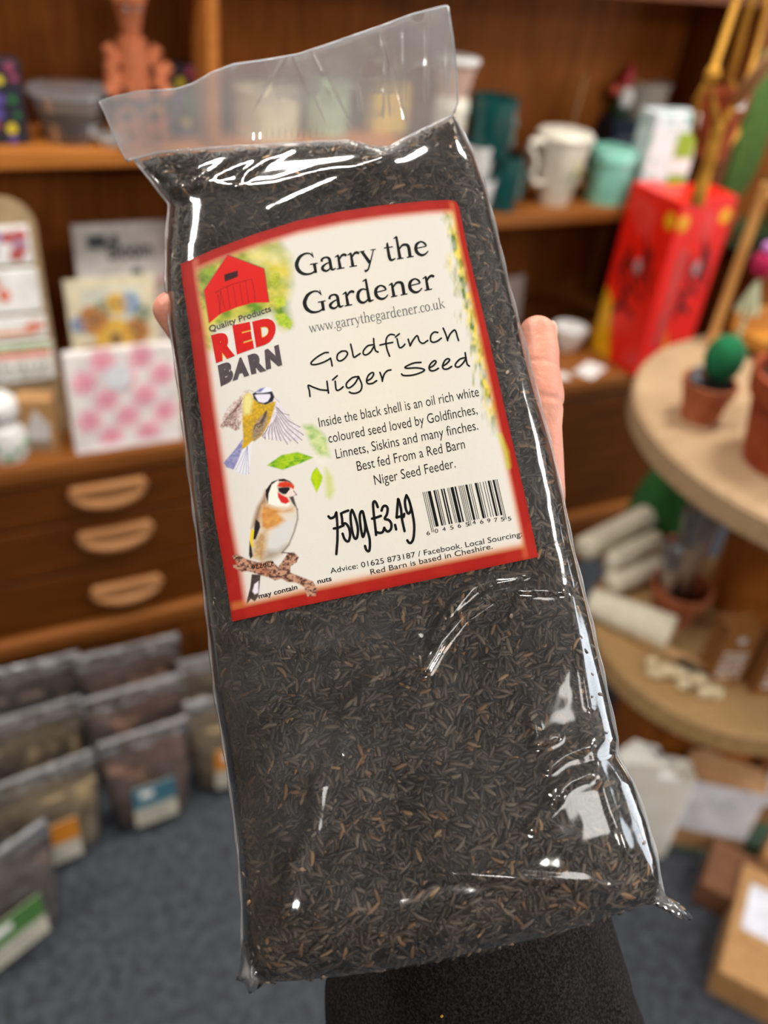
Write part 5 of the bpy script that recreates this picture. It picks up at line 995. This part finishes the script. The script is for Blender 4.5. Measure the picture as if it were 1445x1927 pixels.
for i, (x, w_) in enumerate(((112, 8), (135, 8), (160, 8), (198, 42), (265, 22), (290, 10), (313, 10), (365, 20), (397, 20), (446, 8), (466, 8), (507, 42), (552, 20), (600, 8), (620, 8), (642, 8), (665, 8), (702, 30), (742, 8), (766, 8), (830, 30), (858, 10), (888, 8), (930, 8), (962, 8), (1005, 26), (1033, 8), (1072, 26), (1100, 6), (1120, 8))):
    y = 262 - (x - 112)*.1756; L_ = 560 if i in (0, 1, 14, 15, 28, 29) else 492; dx, dy = .226*L_, .974*L_
    K.poly(C0([(x - w_/2, y + .09*w_), (x + w_/2, y - .09*w_), (x + w_/2 + dx, y + dy - .09*w_), (x - w_/2 + dx, y + dy + .09*w_)]), [(0, 1, 2, 3)])
for ch, x, y in zip('604565469755', (185, 297, 400, 505, 608, 715, 808, 912, 1008, 1105, 1195, 1290), (815, 785, 760, 738, 715, 695, 670, 660, 645, 635, 625, 618)):
    p0, p1 = C0([(x - 18, y + 34), (x + 28, y + 24)]); K.text(ch, p0, p1, 8.0)
K.build('barcode', INKB)
def quad_text(body, tl, tr, bl, br, kk, bold=.08, adv=None):
    V, Fs = text_mesh(body, 1, bold, 1.0); lo, hi = V[:, 0].min(), V[:, 0].max(); y1 = V[:, 1].max(); y0 = V[:, 1].min(); tl, tr, bl, br = map(np.array, K1([tl, tr, bl, br])); out = []
    for q in V:
        a, b_ = (q[0] - lo)/(hi - lo), (q[1] - y0)/(y1 - y0); out.append((bl*(1 - a) + br*a)*(1 - b_) + (tl*(1 - a) + tr*a)*b_)
    kk.poly(out, Fs)
for off, mt, ly_, bd in ((0, INKY, 1, .10), (0, INKR, 2, .08)):
    K = Ink()
    quad_text('R', (276, 1078), (450, 1030), (316, 1294), (462, 1236), K, bd); quad_text('E', (442, 1000), (580, 972), (478, 1226), (610, 1178), K, bd); quad_text('D', (596, 972), (778, 925), (628, 1172), (780, 1122), K, bd); K.build('red_lettering' if bd < .09 else 'red_lettering_outline', mt, ly_)
K = Ink()
quad_text('B', (328, 1312), (440, 1268), (353, 1474), (452, 1428), K); quad_text('A', (470, 1262), (540, 1238), (444, 1432), (574, 1388), K); quad_text('R', (560, 1234), (672, 1196), (590, 1382), (706, 1352), K); quad_text('N', (692, 1192), (802, 1148), (704, 1346), (830, 1308), K); K.build('grey_lettering', INKG, 2)
K = Ink(); p0, p1 = K1([(266, 1052), (746, 888)]); K.text('Quality Products', p0, p1, 12, up=(-.2, -.98), bold=.012); K.build('small_lettering', INKG, 2)

# ---- the seeds inside
n = 17000; s_ = RNG.uniform(.018, .985, n); v_ = RNG.uniform(313, 1848, n); X, Y = bagxy(s_, v_)
keep = ~(inpoly(X, Y, LABPOLY) & (segdist(X, Y, LABPOLY, True) > 12)) ; s_, v_, X, Y = s_[keep], v_[keep], X[keep], Y[keep]; n = len(s_)
def seedpt(s, v, extra): px, py = bagxy(s, v); return cp(px, py, film_depth(px, py, s, v)*1 + extra)
e = .0011 + RNG.uniform(0, 1, n)**1.0*.0022
P0 = seedpt(s_, v_, e); Pu = seedpt(np.clip(s_ + .006, 0, 1), v_, e) - seedpt(np.clip(s_ - .006, 0, 1), v_, e); Pv = seedpt(s_, np.clip(v_ - 8, 308, 1850), e) - seedpt(s_, np.clip(v_ + 8, 308, 1850), e)
nrm = lambda a: a/(np.linalg.norm(a, axis=1)[:, None] + 1e-12)
Nn = nrm(np.cross(Pu, Pv)); Tu = nrm(Pu - Nn*(Pu*Nn).sum(1)[:, None]); Tv = np.cross(Nn, Tu)
ang = PI*1.1*noise2(X/85, Y/85, 201, 2) + RNG.normal(0, .75, n); D = Tu*np.cos(ang)[:, None] + Tv*np.sin(ang)[:, None]; tl = RNG.normal(0, .17, n)
D = nrm(D*np.cos(tl)[:, None] + Nn*np.sin(tl)[:, None]); S_ = nrm(np.cross(Nn, D)); Un = np.cross(D, S_)
Ls = RNG.uniform(.0040, .0062, n); Rs = RNG.uniform(.00060, .00092, n)
prof = [(-.5, .12), (-.40, .72), (-.12, 1.0), (.2, .92), (.42, .55), (.5, .1)]; k = 6; cv = RNG.normal(0, .07, n)
rings = []
for f, r_ in prof:
    for q in range(k):
        a = 2*PI*q/k; rings.append(P0 + D*(Ls*f)[:, None] + S_*(Rs*r_*math.cos(a) + Ls*cv*(1 - 4*f*f))[:, None] + Un*(Rs*r_*.85*math.sin(a))[:, None])
V = np.stack(rings, 1) - BO; npr = len(prof)*k
fq = np.array([(j*k + q, j*k + (q + 1) % k, (j + 1)*k + (q + 1) % k, (j + 1)*k + q) for j in range(len(prof) - 1) for q in range(k)]); Fs = (fq[None] + (np.arange(n)*npr)[:, None, None]).reshape(-1, 4)
pal = np.array([lin(c) for c in ((58, 53, 51), (76, 69, 64), (98, 86, 77), (120, 105, 92), (140, 126, 110), (158, 120, 86), (192, 154, 112))]); ci = RNG.choice(7, n, p=[.26, .27, .22, .13, .07, .038, .012]); colr = pal[ci]*RNG.uniform(.8, 1.2, (n, 1))
SD = V.reshape(-1, 3); tcol = np.repeat(colr, npr, 0)
# packed mass of seed behind the outer layers
nr2, nc2 = 110, 70; SS2, VV2 = np.meshgrid(np.linspace(.02, .98, nc2), np.linspace(314, 1847, nr2)); X2, Y2 = bagxy(SS2, VV2); hh2 = np.maximum(hprof(SS2, VV2), .001)
f2 = cp(X2, Y2, np.minimum(film_depth(X2, Y2, SS2, VV2) + .0027, plane(X2, Y2) + hh2*.75)) - BO; b2 = cp(X2, Y2, plane(X2, Y2) + hh2*.8) - BO; off = len(SD)
SD = np.r_[SD, f2.reshape(-1, 3), b2.reshape(-1, 3)]; Fs = np.r_[Fs, gridfaces(nr2, nc2, off, True), gridfaces(nr2, nc2, off + nr2*nc2)]
tcol = np.r_[tcol, np.ones((2*nr2*nc2, 3))*np.array(lin((24, 22, 21)))]
seeds = npmesh('niger_seeds', SD, Fs, attr_mat('seed_husk', .42, .45), None, True, tcol); seeds.location = bag_origin
tag(seeds, 'mass of slim black seeds with some tan ones filling the clear bag', 'seeds', kind='stuff')

# ------------------------------------------------------------------ the person: right hand and sleeve behind the bag
SKIN = M('skin', (232, 164, 138), .5, (216, 138, 116), 90, None, .0004, 350, sss=.35, contrast=(.3, .8))
def hp_(px, py, back): return Vector(cp(float(px), float(py), plane(px, py) + back)) 
PB_ = Vector(cp(900., 1330., .36))
person = thing('person', 'person seen only as a right hand in a black sleeve holding up the bag', 'person', PB_)
b = MB()
def limb(pts):
    """pts: (px, py, metres behind the bag's middle plane, radius m); rounded tapered chain"""
    ps = [hp_(a, c, d) - PB_ for a, c, d, r in pts]; rs = [r for *_, r in pts]
    fine = []; fr = []
    for i in range(len(ps) - 1):
        for t in np.linspace(0, 1, 6, endpoint=False): fine.append(ps[i].lerp(ps[i + 1], t)); fr.append(rs[i]*(1 - t) + rs[i + 1]*t)
    fine.append(ps[-1]); fr.append(rs[-1]); b.tube(fine, fr, 20)
    d0 = (fine[0] - fine[1]).normalized(); d1 = (fine[-1] - fine[-2]).normalized()
    b.ell(tuple(fine[0]), (fr[0],)*3); b.ell(tuple(fine[-1]), (fr[-1],)*3)
limb([(1011, 630, .010, .0077), (1012, 665, .010, .0085), (1009, 690, .010, .0092), (1009, 695, .010, .0086), (1009, 700, .010, .0094), (1010, 742, .011, .0107), (1010, 757, .011, .0106), (1010, 763, .011, .0096), (1010, 769, .011, .0103), (1010, 805, .012, .0097), (1012, 870, .014, .0100), (1008, 940, .018, .0115), (985, 1040, .026, .015), (940, 1150, .032, .018)])
limb([(322, 583, .006, .0074), (352, 622, .011, .0080), (420, 690, .023, .0085), (540, 770, .027, .0092), (700, 880, .030, .0105)])
limb([(372, 760, .018, .0075), (440, 810, .024, .0085), (560, 870, .028, .0095), (700, 950, .031, .0105)])
limb([(400, 900, .018, .0075), (470, 930, .024, .0085), (580, 970, .028, .0092), (710, 1030, .031, .0105)])
limb([(455, 1030, .019, .0066), (520, 1050, .024, .0075), (610, 1080, .028, .0082), (730, 1120, .031, .0100)])
for a, c, r in ((780, 960, .017), (800, 1040, .018), (810, 1120, .018), (870, 1050, .020), (880, 1150, .021), (860, 1220, .021)): b.ell(tuple(hp_(a, c, .037) - PB_), (r*1.3, r*1.05, r*1.3))
limb([(860, 1180, .040, .021), (890, 1300, .046, .024), (905, 1420, .054, .026), (915, 1560, .064, .029), (925, 1720, .076, .033)])
hand = b.build('hand', SKIN, person, smooth=True); hand['label'] = 'bare right hand gripping the bag from behind'
rm = hand.modifiers.new('join', 'REMESH'); rm.mode = 'VOXEL'; rm.voxel_size = .0008; rm.use_smooth_shade = True
sm = hand.modifiers.new('soften', 'SMOOTH'); sm.iterations = 5; sm.factor = .5
nl = MB(); q = hp_(1033, 634, .0150) - PB_; nl.ell(tuple(q), (.0032, .0034, .0070)); nl = nl.build('thumbnail', M('nail', (236, 186, 168), .3, coat=.3), person, smooth=True)
# sleeve
KNIT = M('black_knit', (52, 47, 47), .98, (26, 23, 23), 900, None, .0009, 1000, contrast=(.35, .6), spec=.1)
axis = [(895, 1440, .062), (890, 1560, .066), (888, 1700, .072), (900, 1830, .084), (915, 1960, .10), (930, 2100, .12), (950, 2400, .16)]
wl = [150, 205, 245, 282, 298, 310, 330]; ring = 64; vs = []; fs = []
pts = [hp_(*a) - PB_ for a in axis]
cr = AX[:, 0]; 
for j in range(60):
    f = j/59*(len(axis) - 1); i = min(int(f), len(axis) - 2); t = f - i; c = pts[i].lerp(pts[i + 1], t); a = np.array(axis[i])*(1 - t) + np.array(axis[i + 1])*t
    d = (pts[i + 1] - pts[i]).normalized(); dep = plane(a[0], a[1]) + a[2]; rr = (wl[i]*(1 - t) + wl[i + 1]*t)*dep/F
    sx = Vector(cr); sx = (sx - d*sx.dot(d)).normalized(); sy = d.cross(sx)
    for q in range(ring):
        an = 2*PI*q/ring; w_ = 1 + .022*math.sin(3*an + j*.16) + .014*math.sin(7*an - j*.25) + (.05*math.exp(-((an - .5 - j*.004)/.13)**2))
        vs.append(c + sx*rr*w_*math.cos(an) + sy*rr*.82*w_*math.sin(an))
for j in range(59):
    for q in range(ring): fs.append((j*ring + q, j*ring + (q + 1) % ring, (j + 1)*ring + (q + 1) % ring, (j + 1)*ring + q))
MB().add(vs, fs).build('sleeve', KNIT, person, smooth=True)

q = at(831, 1912, y=0); o = MB().ell((0, 0, 0), (.0007, .0006, .0006), seg=8, rings=6).build('crumb', M('crumb_yellow', (226, 170, 60), .7), smooth=True)
d_ = ray(831., 1912.); dg = bpy.context.evaluated_depsgraph_get(); hit = SC.ray_cast(dg, Vector(CAM), Vector(d_).normalized()); o.location = hit[1] if hit[0] else at(831, 1912, z=1.2)
tag(o, 'tiny yellow crumb stuck on the black sleeve near the bottom edge', 'crumb')
